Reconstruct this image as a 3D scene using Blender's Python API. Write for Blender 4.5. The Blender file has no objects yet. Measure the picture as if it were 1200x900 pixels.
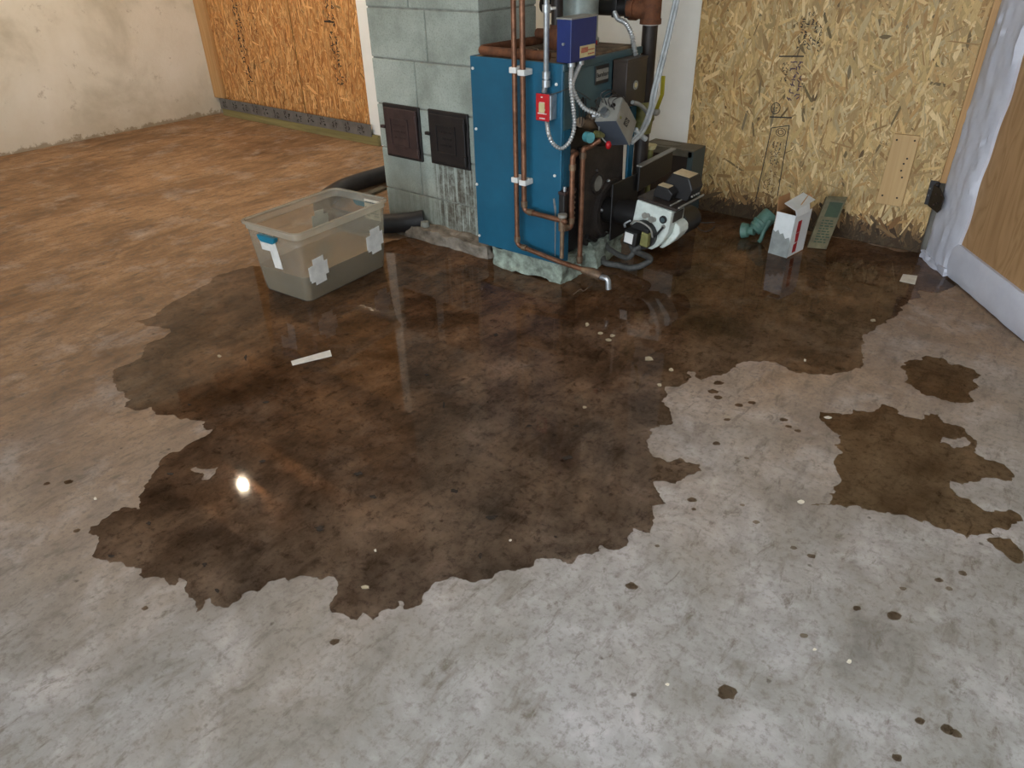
import bpy, bmesh, math, random
from mathutils import Vector, Matrix, noise
from mathutils.geometry import tessellate_polygon

random.seed(7)
scene = bpy.context.scene
col = scene.collection
PI = math.pi

# ------------------------------------------------------------------ camera
F = 834.2
CAM = Vector((0.0, 0.0, 1.3))
ROT = Matrix(((0.784, 0.62, -0.02), (0.315, -0.426, -0.848), (-0.534, 0.659, -0.53)))
P_, R_, Y_ = 0.558508, 0.02355, 0.681155
fw = Vector((-math.sin(Y_) * math.cos(P_), math.cos(Y_) * math.cos(P_), -math.sin(P_)))
rt = Vector((math.cos(Y_), math.sin(Y_), 0))
dn = fw.cross(rt)
cr, sr = math.cos(R_), math.sin(R_)
RT = cr * rt + sr * dn
DN = -sr * rt + cr * dn
cd = bpy.data.cameras.new('camera')
cam = bpy.data.objects.new('camera', cd)
col.objects.link(cam)
m = Matrix.Identity(4)
for i in range(3):
    m[i][0] = RT[i]; m[i][1] = -DN[i]; m[i][2] = -fw[i]; m[i][3] = CAM[i]
cam.matrix_world = m
cd.sensor_width = 36.0
cd.lens = 36.0 * F / 1200.0
cd.clip_start = 0.02
scene.camera = cam

# ------------------------------------------------------------------ light
scene.view_settings.view_transform = 'Standard'
scene.view_settings.look = 'None'
scene.view_settings.gamma = 1.0
scene.view_settings.use_curve_mapping = False
scene.view_settings.exposure = 1.1
scene.cycles.use_denoising = True
scene.cycles.max_bounces = 10
scene.cycles.transparent_max_bounces = 16
scene.cycles.sample_clamp_indirect = 6.0

world = bpy.data.worlds.new('world')
scene.world = world
world.use_nodes = True
bg = world.node_tree.nodes['Background']
bg.inputs['Color'].default_value = (0.80, 0.90, 1.0, 1)
bg.inputs['Strength'].default_value = 3.2

BULB_STRENGTH = 1050.0
TUBE_STRENGTH = 42.0

# ------------------------------------------------------------------ helpers
def ray(px, py):
    return RT * ((px - 600) / F) + DN * ((py - 450) / F) + fw
def fl(px, py, z=0.0):
    d = ray(px, py); return CAM + d * ((z - CAM.z) / d.z)
def ony(px, py, Y):
    d = ray(px, py); return CAM + d * (Y / d.y)
def onx(px, py, X):
    d = ray(px, py); return CAM + d * (X / d.x)
def onplane(px, py, p0, n):
    d = ray(px, py); return CAM + d * ((p0 - CAM).dot(n) / d.dot(n))

def s2l(c):
    c = c / 255.0
    return c / 12.92 if c <= 0.04045 else ((c + 0.055) / 1.055) ** 2.4
def rgb(r, g, b):
    return (s2l(r), s2l(g), s2l(b), 1.0)

class NT:
    def __init__(self, name):
        self.m = bpy.data.materials.new(name)
        self.m.use_nodes = True
        self.t = self.m.node_tree
        self.t.nodes.clear()
        self.out = self.n('ShaderNodeOutputMaterial')
    def n(self, typ, **kw):
        nd = self.t.nodes.new(typ)
        for k, v in kw.items():
            setattr(nd, k, v)
        return nd
    def l(self, a, b):
        self.t.links.new(a, b)
    def coords(self, kind='Object', scale=(1, 1, 1), rot=(0, 0, 0)):
        if kind == 'Position':
            src = self.n('ShaderNodeNewGeometry').outputs['Position']
        else:
            src = self.n('ShaderNodeTexCoord').outputs[kind]
        mp = self.n('ShaderNodeMapping')
        mp.inputs['Scale'].default_value = scale
        mp.inputs['Rotation'].default_value = rot
        self.l(src, mp.inputs['Vector'])
        return mp.outputs['Vector']
    def noise(self, vec, scale, detail=4, rough=0.6, dist=0.0):
        nd = self.n('ShaderNodeTexNoise')
        nd.inputs['Scale'].default_value = scale
        nd.inputs['Detail'].default_value = detail
        nd.inputs['Roughness'].default_value = rough
        nd.inputs['Distortion'].default_value = dist
        self.l(vec, nd.inputs['Vector'])
        return nd.outputs['Fac']
    def ramp(self, fac, stops):
        nd = self.n('ShaderNodeValToRGB')
        e = nd.color_ramp.elements
        while len(e) < len(stops):
            e.new(0.5)
        for i, (p, c) in enumerate(stops):
            e[i].position = p
            e[i].color = c if len(c) == 4 else (*c, 1)
        self.l(fac, nd.inputs['Fac'])
        return nd.outputs['Color']
    def mix(self, fac, a, b, mode='MIX'):
        nd = self.n('ShaderNodeMix', data_type='RGBA', blend_type=mode)
        if isinstance(fac, float):
            nd.inputs[0].default_value = fac
        else:
            self.l(fac, nd.inputs[0])
        for s, v in ((6, a), (7, b)):
            if isinstance(v, tuple):
                nd.inputs[s].default_value = v
            else:
                self.l(v, nd.inputs[s])
        return nd.outputs[2]
    def math(self, op, a, b=None, c=None):
        nd = self.n('ShaderNodeMath', operation=op)
        for i, v in enumerate((a, b, c)):
            if v is None: continue
            if isinstance(v, (int, float)):
                nd.inputs[i].default_value = v
            else:
                self.l(v, nd.inputs[i])
        return nd.outputs[0]
    def bump(self, h, strength=0.3, dist=0.01):
        nd = self.n('ShaderNodeBump')
        nd.inputs['Strength'].default_value = strength
        nd.inputs['Distance'].default_value = dist
        self.l(h, nd.inputs['Height'])
        return nd.outputs['Normal']
    def principled(self, color, rough=0.6, metal=0.0, normal=None, spec=0.5):
        p = self.n('ShaderNodeBsdfPrincipled')
        if isinstance(color, tuple):
            p.inputs['Base Color'].default_value = color
        else:
            self.l(color, p.inputs['Base Color'])
        if isinstance(rough, (int, float)):
            p.inputs['Roughness'].default_value = rough
        else:
            self.l(rough, p.inputs['Roughness'])
        p.inputs['Metallic'].default_value = metal
        p.inputs['Specular IOR Level'].default_value = spec
        if normal is not None:
            self.l(normal, p.inputs['Normal'])
        self.l(p.outputs[0], self.out.inputs['Surface'])
        return p

def pm(name, c1, c2=None, scale=8.0, rough=0.6, metal=0.0, bump=0.15, bscale=60.0, stretch=(1, 1, 1), lo=0.35, hi=0.65, spec=0.5):
    t = NT(name)
    v = t.coords('Object', stretch)
    if c2 is None:
        c2 = tuple(x * 0.75 for x in c1[:3]) + (1,)
    f = t.noise(v, scale, 8, 0.65)
    c = t.ramp(f, [(lo, c1), (hi, c2)])
    nm = t.bump(t.noise(v, bscale, 6), bump, 0.004) if bump else None
    t.principled(c, rough, metal, nm, spec)
    return t.m

class MB:
    """collects geometry in world (or local) coordinates and links it as ONE mesh object"""
    def __init__(self):
        self.v = []; self.f = []; self.fc = []
    def add(self, vs, fs, mat=None):
        o = len(self.v)
        self.v += [(mat @ Vector(p)) if mat else Vector(p) for p in vs]
        self.f += [tuple(i + o for i in f) for f in fs]
        return self
    def box(self, x0, x1, y0, y1, z0, z1, mat=None):
        vs = [(x0, y0, z0), (x1, y0, z0), (x1, y1, z0), (x0, y1, z0), (x0, y0, z1), (x1, y0, z1), (x1, y1, z1), (x0, y1, z1)]
        return self.add(vs, [(0, 3, 2, 1), (4, 5, 6, 7), (0, 1, 5, 4), (1, 2, 6, 5), (2, 3, 7, 6), (3, 0, 4, 7)], mat)
    def prism(self, poly, h, mat=None):
        """poly: list of 3D points (planar, ccw from +h side); h: Vector offset"""
        n = len(poly); h = Vector(h)
        vs = [Vector(p) for p in poly] + [Vector(p) + h for p in poly]
        fs = [tuple(reversed(range(n))), tuple(range(n, 2 * n))] + [(i, (i + 1) % n, n + (i + 1) % n, n + i) for i in range(n)]
        return self.add(vs, fs, mat)
    def loft(self, loops, cap0=True, cap1=True, closed=True):
        o = len(self.v); n = len(loops[0])
        for lp in loops:
            self.v += [Vector(p) for p in lp]
        for k in range(len(loops) - 1):
            a = o + k * n; b = a + n
            for i in range(n if closed else n - 1):
                j = (i + 1) % n
                self.f.append((a + i, a + j, b + j, b + i))
        if cap0: self.f.append(tuple(reversed(range(o, o + n))))
        if cap1: self.f.append(tuple(range(o + (len(loops) - 1) * n, o + len(loops) * n)))
        return self
    def tube(self, pts, r, n=12, cap=True, rings=None):
        pts = [Vector(p) for p in pts]
        rs = r if isinstance(r, (list, tuple)) else [r] * len(pts)
        loops = []
        t0 = (pts[1] - pts[0]).normalized()
        up = Vector((0, 0, 1)) if abs(t0.z) < 0.9 else Vector((1, 0, 0))
        side = t0.cross(up).normalized()
        for i, p in enumerate(pts):
            if i == 0: t = pts[1] - pts[0]
            elif i == len(pts) - 1: t = pts[-1] - pts[-2]
            else: t = (pts[i + 1] - p).normalized() + (p - pts[i - 1]).normalized()
            t.normalize()
            side = (side - t * side.dot(t)).normalized()
            b = t.cross(side)
            loops.append([p + (side * math.cos(a) + b * math.sin(a)) * rs[i] for a in [2 * PI * k / n for k in range(n)]])
        return self.loft(loops, cap, cap)
    def cyl(self, p0, p1, r, n=20, r1=None):
        return self.tube([p0, p1], [r, r if r1 is None else r1], n)
    def sphere(self, c, r, nu=12, nv=8, scale=(1, 1, 1)):
        c = Vector(c); loops = []
        for k in range(1, nv):
            th = PI * k / nv
            loops.append([c + Vector((r * scale[0] * math.sin(th) * math.cos(2 * PI * i / nu), r * scale[1] * math.sin(th) * math.sin(2 * PI * i / nu), -r * scale[2] * math.cos(th))) for i in range(nu)])
        return self.loft(loops)
    def build(self, name, mat, parent=None, smooth=False, bevel=0.0, seg=2, fcols=None):
        mw = WM.get(parent.name, Matrix.Identity(4)) if parent else None
        if parent:
            inv = mw.inverted(); off = None
            vs = [inv @ p for p in self.v]
        else:
            xs = [p.x for p in self.v]; ys = [p.y for p in self.v]; zs = [p.z for p in self.v]
            off = Vector(((min(xs) + max(xs)) / 2, (min(ys) + max(ys)) / 2, min(zs)))
            vs = [p - off for p in self.v]
        me = bpy.data.meshes.new(name)
        me.from_pydata([tuple(p) for p in vs], [], self.f)
        me.update()
        bm = bmesh.new(); bm.from_mesh(me)
        if fcols is None:
            bmesh.ops.recalc_face_normals(bm, faces=bm.faces)
        bm.to_mesh(me); bm.free()
        if fcols is not None:
            at = me.attributes.new('strand', 'FLOAT_COLOR', 'FACE')
            at.data.foreach_set('color', [x for c in fcols for x in c])
        if smooth:
            for p in me.polygons: p.use_smooth = True
            me.set_sharp_from_angle(angle=math.radians(40))
        if mat: me.materials.append(mat)
        o = bpy.data.objects.new(name, me)
        col.objects.link(o)
        if parent:
            o.parent = parent
            WM[o.name] = mw
        else:
            o.location = off
            WM[o.name] = Matrix.Translation(off)
        if bevel:
            b = o.modifiers.new('bevel', 'BEVEL'); b.width = bevel; b.segments = seg; b.limit_method = 'ANGLE'; b.angle_limit = math.radians(35)
        return o
WM = {}

def tag(o, label=None, cat=None, group=None, kind=None):
    if label: o['label'] = label
    if cat: o['category'] = cat
    if group: o['group'] = group
    if kind: o['kind'] = kind
    return o
def thing(name, loc, label, cat, rz=0.0, group=None):
    o = bpy.data.objects.new(name, None)
    o.empty_display_size = 0.1
    col.objects.link(o)
    o.location = loc; o.rotation_euler = (0, 0, rz)
    WM[o.name] = Matrix.Translation(Vector(loc)) @ Matrix.Rotation(rz, 4, 'Z')
    return tag(o, label, cat, group)
def struct(mb, name, mat, parent=None, **kw):
    o = mb.build(name, mat, parent, **kw)
    if parent is None: o['kind'] = 'structure'
    return o

def smooth_path(pts, n=8):
    """Catmull-Rom through the points"""
    pts = [Vector(p) for p in pts]
    q = [2 * pts[0] - pts[1]] + pts + [2 * pts[-1] - pts[-2]]
    out = []
    for i in range(1, len(q) - 2):
        p0, p1, p2, p3 = q[i - 1:i + 3]
        for k in range(n):
            t = k / n
            out.append(0.5 * ((2 * p1) + (p2 - p0) * t + (2 * p0 - 5 * p1 + 4 * p2 - p3) * t * t + (3 * p1 - p0 - 3 * p2 + p3) * t ** 3))
    out.append(pts[-1])
    return out
def bend_path(pts, r, n=5):
    """polyline with rounded corners"""
    pts = [Vector(p) for p in pts]
    out = [pts[0]]
    for i in range(1, len(pts) - 1):
        a = (pts[i - 1] - pts[i]); b = (pts[i + 1] - pts[i])
        d = min(r, a.length * 0.45, b.length * 0.45)
        p0 = pts[i] + a.normalized() * d; p2 = pts[i] + b.normalized() * d
        for k in range(n + 1):
            t = k / n
            out.append(p0 * (1 - t) ** 2 + pts[i] * 2 * t * (1 - t) + p2 * t * t)
    out.append(pts[-1])
    return out
def text_mesh(name, s, size, mat, parent, M, extrude=0.0006):
    cu = bpy.data.curves.new('lettering', 'FONT')
    cu.body = s; cu.size = size; cu.extrude = extrude
    cu.align_x = 'CENTER'; cu.align_y = 'CENTER'
    ob = bpy.data.objects.new('lettering_tmp', cu)
    col.objects.link(ob)
    dg = bpy.context.evaluated_depsgraph_get()
    me = bpy.data.meshes.new_from_object(ob.evaluated_get(dg))
    bpy.data.objects.remove(ob); bpy.data.curves.remove(cu)
    inv = WM[parent.name].inverted()
    me.transform(inv @ M)
    me.materials.clear(); me.materials.append(mat)
    o = bpy.data.objects.new(name, me)
    col.objects.link(o); o.parent = parent
    WM[o.name] = WM[parent.name]
    return o
def lumpy(x0, x1, y0, y1, z0, z1, res, amp, freq, seed=0.0, taper=0.0):
    """rough-cast block: a box with a grid of points pushed about by noise"""
    bm = bmesh.new()
    bmesh.ops.create_cube(bm, size=1.0)
    L = (x1 - x0, y1 - y0, z1 - z0)
    bmesh.ops.subdivide_edges(bm, edges=bm.edges[:], cuts=res, use_grid_fill=True)
    mb = MB()
    vs = []
    for v in bm.verts:
        q = v.co
        p = Vector((x0 + (q.x + .5) * L[0], y0 + (q.y + .5) * L[1], z0 + (q.z + .5) * L[2]))
        k = 1 - taper * (q.z + .5)
        cx, cy = (x0 + x1) / 2, (y0 + y1) / 2
        p.x = cx + (p.x - cx) * k; p.y = cy + (p.y - cy) * k
        d = noise.noise_vector(p * freq + Vector((seed, seed, seed))) * amp + noise.noise_vector(p * freq * 3.1 + Vector((seed, 0, 0))) * amp * 0.5
        p = p + d
        p.z = max(p.z, z0)
        vs.append(p)
    bm.verts.ensure_lookup_table(); bm.verts.index_update()
    mb.add(vs, [tuple(v.index for v in f.verts) for f in bm.faces])
    bm.free()
    return mb

# ------------------------------------------------------------------ materials
def mat_floor():
    t = NT('concrete_floor')
    v = t.coords('Position')
    big = t.noise(v, 0.9, 6, 0.6, 0.6)
    mid = t.noise(v, 4.5, 9, 0.68, 0.3)
    vs = t.coords('Position', (9, 3.2, 1), (0, 0, 0.55))
    stroke = t.noise(vs, 2.2, 8, 0.7, 0.4)
    fine = t.noise(v, 55, 6, 0.7)
    grey = t.ramp(mid, [(0.30, rgb(132, 128, 122)), (0.45, rgb(162, 160, 156)), (0.56, rgb(176, 175, 174)), (0.72, rgb(192, 192, 193))])
    grey = t.mix(t.ramp(big, [(0.38, (0, 0, 0)), (0.62, (1, 1, 1))]), grey, t.mix(1.0, grey, rgb(222, 221, 216), 'MULTIPLY'))
    # tan tone, stronger towards the far left of the room
    sep = t.n('ShaderNodeSeparateXYZ'); t.l(v, sep.inputs[0])
    x, y = sep.outputs[0], sep.outputs[1]
    d = t.math('ADD', t.math('MULTIPLY', x, -0.58), t.math('MULTIPLY', y, 0.56))
    d = t.math('ADD', d, t.math('MULTIPLY', t.math('SUBTRACT', big, 0.5), 1.6))
    d = t.math('ADD', d, t.math('MULTIPLY', t.math('SUBTRACT', mid, 0.5), 0.9))
    tanf = t.n('ShaderNodeMapRange', interpolation_type='SMOOTHSTEP')
    tanf.inputs['From Min'].default_value = 0.40; tanf.inputs['From Max'].default_value = 2.4
    t.l(d, tanf.inputs['Value'])
    tan = t.ramp(stroke, [(0.30, rgb(140, 113, 86)), (0.48, rgb(164, 134, 103)), (0.66, rgb(182, 152, 120))])
    blot = t.noise(t.coords('Position', (1, .6, 1), (0, 0, .5)), 2.3, 9, 0.7, 0.6)
    tan = t.mix(1.0, tan, t.ramp(blot, [(0.30, rgb(178, 165, 150)), (0.46, rgb(222, 214, 204)), (0.60, rgb(255, 250, 244))]), 'MULTIPLY')
    c = t.mix(tanf.outputs[0], grey, tan)
    # trowel marks and dark grime
    c = t.mix(t.ramp(stroke, [(0.24, (0.75, 0.75, 0.75)), (0.46, (0, 0, 0))]), c, rgb(104, 92, 76))
    c = t.mix(t.math('MULTIPLY', t.ramp(mid, [(0.52, (0, 0, 0)), (0.75, (1, 1, 1))]), 0.35), c, rgb(216, 214, 210))
    c = t.mix(t.ramp(fine, [(0.34, (0.6, 0.6, 0.6)), (0.50, (0, 0, 0))]), c, rgb(112, 104, 94))
    f2 = t.noise(t.coords('Position', (1.0, 0.45, 1), (0, 0, 0.55)), 26, 9, 0.75, 0.5)
    c = t.mix(t.ramp(f2, [(0.33, (0.8, 0.8, 0.8)), (0.44, (0, 0, 0))]), c, rgb(106, 97, 85))
    vo = t.n('ShaderNodeTexVoronoi'); vo.inputs['Scale'].default_value = 9.0
    t.l(v, vo.inputs['Vector'])
    spots = t.math('ADD', vo.outputs['Distance'], t.math('MULTIPLY', fine, 0.12))
    c = t.mix(t.ramp(spots, [(0.085, (0.75, 0.75, 0.75)), (0.12, (0, 0, 0))]), c, rgb(84, 74, 62))
    h = t.math('ADD', t.math('MULTIPLY', stroke, 0.5), t.math('MULTIPLY', fine, 0.35))
    t.principled(c, 0.82, 0, t.bump(h, 0.35, 0.006), 0.3)
    return t.m

def mat_film(name, tint1, tint2, rough, scale, gloss=1.0, bstr=0.02, ior=1.33):
    """a film of water: lets the concrete show through, darkened, and mirrors the room by Fresnel"""
    t = NT(name)
    v = t.coords('Position')
    n1 = t.noise(v, scale, 8, 0.65, 0.4)
    n2 = t.noise(v, scale * 8, 9, 0.75, 0.4)
    c = t.ramp(n1, [(0.34, tint1), (0.66, tint2)])
    c = t.mix(t.ramp(n2, [(0.34, (0.8, 0.8, 0.8)), (0.47, (0, 0, 0))]), c, tuple(a * 0.65 for a in tint1[:3]) + (1,))
    tr = t.n('ShaderNodeBsdfTransparent'); t.l(c, tr.inputs['Color'])
    gl = t.n('ShaderNodeBsdfGlossy'); gl.inputs['Roughness'].default_value = rough
    gl.inputs['Color'].default_value = (gloss, gloss, gloss, 1)
    nb = t.bump(t.noise(v, 14, 3), bstr, 0.004)
    t.l(nb, gl.inputs['Normal'])
    lw_ = t.n('ShaderNodeLayerWeight'); lw_.inputs['Blend'].default_value = 0.5
    f0 = ((ior - 1) / (ior + 1)) ** 2
    fz = t.math('ADD', t.math('MULTIPLY', t.math('POWER', lw_.outputs['Facing'], 5.0), 1 - f0), f0)
    mx = t.n('ShaderNodeMixShader')
    t.l(fz, mx.inputs[0]); t.l(tr.outputs[0], mx.inputs[1]); t.l(gl.outputs[0], mx.inputs[2])
    t.l(mx.outputs[0], t.out.inputs['Surface'])
    return t.m

def mat_strand(name):
    t = NT(name)
    a = t.n('ShaderNodeAttribute'); a.attribute_name = 'strand'
    v = t.coords('Object', (60, 60, 12))
    g = t.noise(v, 6, 5, 0.7)
    c = t.mix(t.ramp(g, [(0.35, (0.45, 0.45, 0.45)), (0.6, (0, 0, 0))]), a.outputs['Color'], t.mix(1.0, a.outputs['Color'], (0.62, 0.55, 0.48, 1), 'MULTIPLY'))
    t.principled(c, 0.62, 0, t.bump(g, 0.2, 0.002), 0.35)
    return t.m

def mat_chimney():
    t = NT('painted_block')
    v = t.coords('Position')
    n1 = t.noise(v, 3.5, 8, 0.65)
    n2 = t.noise(v, 130, 5, 0.75)
    c = t.ramp(n1, [(0.32, rgb(136, 143, 132)), (0.5, rgb(164, 172, 161)), (0.68, rgb(184, 191, 180))])
    c = t.mix(t.ramp(n2, [(0.34, (0.6, 0.6, 0.6)), (0.5, (0, 0, 0))]), c, rgb(120, 126, 116))
    # dirt runs under the right clean-out door
    vv = t.coords('Position', (42, 42, 1.6))
    st = t.noise(vv, 1.6, 6, 0.7)
    sep = t.n('ShaderNodeSeparateXYZ'); t.l(v, sep.inputs[0])
    def win(o, a, b, s):
        m1 = t.n('ShaderNodeMapRange', interpolation_type='SMOOTHSTEP'); m1.inputs['From Min'].default_value = a - s; m1.inputs['From Max'].default_value = a + s
        m2 = t.n('ShaderNodeMapRange', interpolation_type='SMOOTHSTEP'); m2.inputs['From Min'].default_value = b + s; m2.inputs['From Max'].default_value = b - s
        t.l(o, m1.inputs['Value']); t.l(o, m2.inputs['Value'])
        return t.math('MULTIPLY', m1.outputs[0], m2.outputs[0])
    w = t.math('MULTIPLY', win(sep.outputs[0], -2.50, -2.24, 0.02), win(sep.outputs[2], 0.06, 0.40, 0.04))
    s = t.math('MULTIPLY', t.ramp(st, [(0.42, (0, 0, 0)), (0.52, (1, 1, 1))]), t.ramp(t.noise(v, 26, 7, 0.75), [(0.35, (0.25, 0.25, 0.25)), (0.55, (1, 1, 1))]))
    c = t.mix(t.math('MULTIPLY', t.math('MULTIPLY', w, s), 0.85), c, rgb(66, 52, 36))
    w2 = win(sep.outputs[2], -0.5, 0.22, 0.10)
    c = t.mix(t.math('MULTIPLY', t.math('MULTIPLY', w2, s), 0.45), c, rgb(92, 88, 76))
    w3 = t.math('MULTIPLY', win(sep.outputs[0], -2.84, -2.56, 0.02), win(sep.outputs[2], 0.0, 0.38, 0.03))
    c = t.mix(t.math('MULTIPLY', w3, 0.45), c, rgb(124, 128, 118))
    h = t.math('ADD', t.math('MULTIPLY', n2, 0.6), t.math('MULTIPLY', n1, 0.4))
    t.principled(c, 0.75, 0, t.bump(h, 0.5, 0.004), 0.3)
    return t.m

def mat_plaster():
    t = NT('old_white_plaster')
    v = t.coords('Position')
    n1 = t.noise(v, 1.6, 8, 0.62, 0.3); n2 = t.noise(v, 9, 9, 0.75); n3 = t.noise(v, 40, 5, 0.7)
    c = t.ramp(n1, [(0.34, rgb(196, 190, 172)), (0.5, rgb(222, 217, 202)), (0.7, rgb(232, 228, 216))])
    c = t.mix(t.ramp(n2, [(0.28, (0.7, 0.7, 0.7)), (0.40, (0, 0, 0))]), c, rgb(140, 128, 104))
    sep = t.n('ShaderNodeSeparateXYZ'); t.l(v, sep.inputs[0])
    z = t.math('SUBTRACT', sep.outputs[2], t.math('MULTIPLY', t.math('SUBTRACT', n2, 0.45), 0.22))
    c = t.mix(t.ramp(z, [(0.0, (0.7, 0.7, 0.7)), (0.016, (0, 0, 0))]), c, rgb(84, 66, 44))
    c = t.mix(t.ramp(z, [(0.0, (0.4, 0.4, 0.4)), (0.35, (0, 0, 0))]), c, rgb(176, 156, 122))
    t.principled(c, 0.85, 0, t.bump(t.math('ADD', n2, n3), 0.3, 0.006), 0.25)
    return t.m

def mat_plastic(name='clear_plastic', milk=0.18):
    t = NT(name)
    v = t.coords('Object')
    n1 = t.noise(v, 9, 5, 0.6)
    c = t.ramp(n1, [(0.35, rgb(232, 229, 218)), (0.65, rgb(218, 214, 202))])
    tr = t.n('ShaderNodeBsdfTransparent'); tr.inputs['Color'].default_value = (0.93, 0.93, 0.90, 1)
    df = t.n('ShaderNodeBsdfDiffuse'); t.l(c, df.inputs['Color'])
    tl = t.n('ShaderNodeBsdfTranslucent'); t.l(c, tl.inputs['Color'])
    m1 = t.n('ShaderNodeMixShader'); m1.inputs[0].default_value = 0.5
    t.l(df.outputs[0], m1.inputs[1]); t.l(tl.outputs[0], m1.inputs[2])
    m2 = t.n('ShaderNodeMixShader'); m2.inputs[0].default_value = milk
    t.l(tr.outputs[0], m2.inputs[1]); t.l(m1.outputs[0], m2.inputs[2])
    gl = t.n('ShaderNodeBsdfGlossy'); gl.inputs['Roughness'].default_value = 0.18
    lw_ = t.n('ShaderNodeLayerWeight'); lw_.inputs['Blend'].default_value = 0.5
    fz = t.math('ADD', t.math('MULTIPLY', t.math('POWER', lw_.outputs['Facing'], 4.0), 0.25), 0.02)
    m3 = t.n('ShaderNodeMixShader'); t.l(fz, m3.inputs[0])
    t.l(m2.outputs[0], m3.inputs[1]); t.l(gl.outputs[0], m3.inputs[2])
    t.l(m3.outputs[0], t.out.inputs['Surface'])
    return t.m

def mat_wood(name, c1, c2, axis='z', scale=1.0, rough=0.6):
    t = NT(name)
    st = {'x': (1.2, 26, 26), 'y': (26, 1.2, 26), 'z': (26, 26, 1.2)}[axis]
    v = t.coords('Object', tuple(s * scale for s in st))
    n1 = t.noise(v, 1.0, 6, 0.6, 1.2)
    n2 = t.noise(t.coords('Object'), 3, 4)
    c = t.ramp(n1, [(0.35, c1), (0.62, c2)])
    c = t.mix(t.math('MULTIPLY', n2, 0.35), c, c2)
    t.principled(c, rough, 0, t.bump(n1, 0.1, 0.003), 0.3)
    return t.m

def mat_plywood():
    t = NT('door_plywood')
    v = t.coords('Object', (5.5, 5.5, 0.9))
    w = t.n('ShaderNodeTexNoise'); w.inputs['Scale'].default_value = 1.1; w.inputs['Detail'].default_value = 2.5; w.inputs['Distortion'].default_value = 1.0
    t.l(v, w.inputs['Vector'])
    rings = t.math('FRACT', t.math('MULTIPLY', w.outputs['Fac'], 11.0))
    c = t.ramp(rings, [(0.0, rgb(170, 134, 94)), (0.5, rgb(182, 146, 104)), (0.85, rgb(158, 122, 82)), (1.0, rgb(170, 134, 94))])
    fn = t.noise(t.coords('Object', (90, 90, 5)), 2, 4)
    c = t.mix(t.math('MULTIPLY', fn, 0.4), c, rgb(166, 130, 90))
    t.principled(c, 0.6, 0, t.bump(fn, 0.1, 0.002), 0.3)
    return t.m

def mat_emit(name, c, s):
    t = NT(name)
    e = t.n('ShaderNodeEmission'); e.inputs['Color'].default_value = c; e.inputs['Strength'].default_value = s
    t.l(e.outputs[0], t.out.inputs['Surface'])
    return t.m

M = {}
M['floor'] = mat_floor()
M['film'] = mat_film('puddle_water', (0.36, 0.31, 0.265, 1), (0.80, 0.715, 0.635, 1), 0.035, 3.8, 0.85, 0.02, 1.30)
M['damp'] = mat_film('damp_film', (0.52, 0.43, 0.32, 1), (0.72, 0.63, 0.50, 1), 0.6, 5.0, 0.15)
M['spot'] = mat_film('damp_spot', (0.50, 0.43, 0.35, 1), (0.62, 0.55, 0.47, 1), 0.4, 9.0, 0.15)
M['plaster'] = mat_plaster()
M['white_wall'] = pm('white_board', rgb(240, 243, 240), rgb(228, 231, 228), 2.0, 0.7, 0, 0.08, 40)
M['dark_wall'] = pm('bare_concrete_wall', rgb(160, 155, 145), rgb(130, 125, 116), 2.0, 0.85, 0, 0.3, 20)
M['strand'] = mat_strand('osb_strands')
M['osb_core'] = pm('osb_core', rgb(176, 140, 86), rgb(140, 104, 60), 20, 0.7)
M['stud'] = mat_wood('pale_stud', rgb(204, 164, 112), rgb(178, 136, 88))
M['treated'] = mat_wood('treated_sill', rgb(150, 140, 94), rgb(116, 108, 70), 'x')
M['joist'] = mat_wood('ceiling_joist', rgb(150, 104, 66), rgb(116, 78, 48), 'x')
M['deck'] = mat_wood('ceiling_deck', rgb(120, 90, 62), rgb(92, 66, 44), 'y')
M['board'] = mat_wood('pine_board', rgb(204, 172, 122), rgb(184, 150, 102), 'z', 0.6)
M['tape_grey'] = pm('grey_flashing_tape', rgb(112, 110, 106), rgb(90, 88, 86), 12, 0.5)
M['ink'] = pm('black_ink', rgb(30, 26, 24), rgb(44, 38, 32), 30, 0.7, 0, 0)
M['ink_faint'] = pm('brown_ink', rgb(92, 66, 36), rgb(112, 82, 48), 30, 0.7, 0, 0)
M['ink_purple'] = pm('purple_ink', rgb(66, 48, 66), rgb(86, 64, 74), 30, 0.7, 0, 0)
M['block'] = mat_chimney()
M['mortar'] = pm('mortar', rgb(150, 152, 142), rgb(118, 118, 108), 20, 0.9, 0, 0.5)
M['rubble'] = pm('rough_mortar', rgb(150, 140, 126), rgb(92, 84, 72), 16, 0.95, 0, 0.8, 70)
M['pad'] = pm('pad_concrete', rgb(168, 182, 166), rgb(96, 100, 90), 18, 0.9, 0, 0.8, 80)
M['iron_brown'] = pm('brown_cast_iron', rgb(70, 52, 48), rgb(54, 40, 38), 14, 0.5, 0.2, 0.2, 90)
M['iron_black'] = pm('black_cast_iron', rgb(40, 34, 32), rgb(26, 22, 22), 14, 0.5, 0.2, 0.25, 90)
M['soot'] = pm('sooty_cast_iron', rgb(74, 66, 60), rgb(44, 39, 36), 9, 0.6, 0.2, 0.25, 60)
M['blue'] = pm('blue_enamel', rgb(28, 96, 124), rgb(24, 84, 110), 3, 0.38, 0, 0.03, 30)
M['teal'] = pm('grey_teal_enamel', rgb(66, 96, 100), rgb(58, 84, 90), 3, 0.35, 0, 0.03, 30)
M['navy'] = pm('navy_enamel', rgb(26, 46, 108), rgb(22, 38, 94), 3, 0.4, 0, 0.03, 30)
M['top_dust'] = pm('dusty_top', rgb(146, 122, 94), rgb(98, 82, 64), 14, 0.9, 0, 0.4)
M['black'] = pm('black_paint', rgb(34, 32, 30), rgb(26, 24, 24), 10, 0.45, 0, 0.08)
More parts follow.
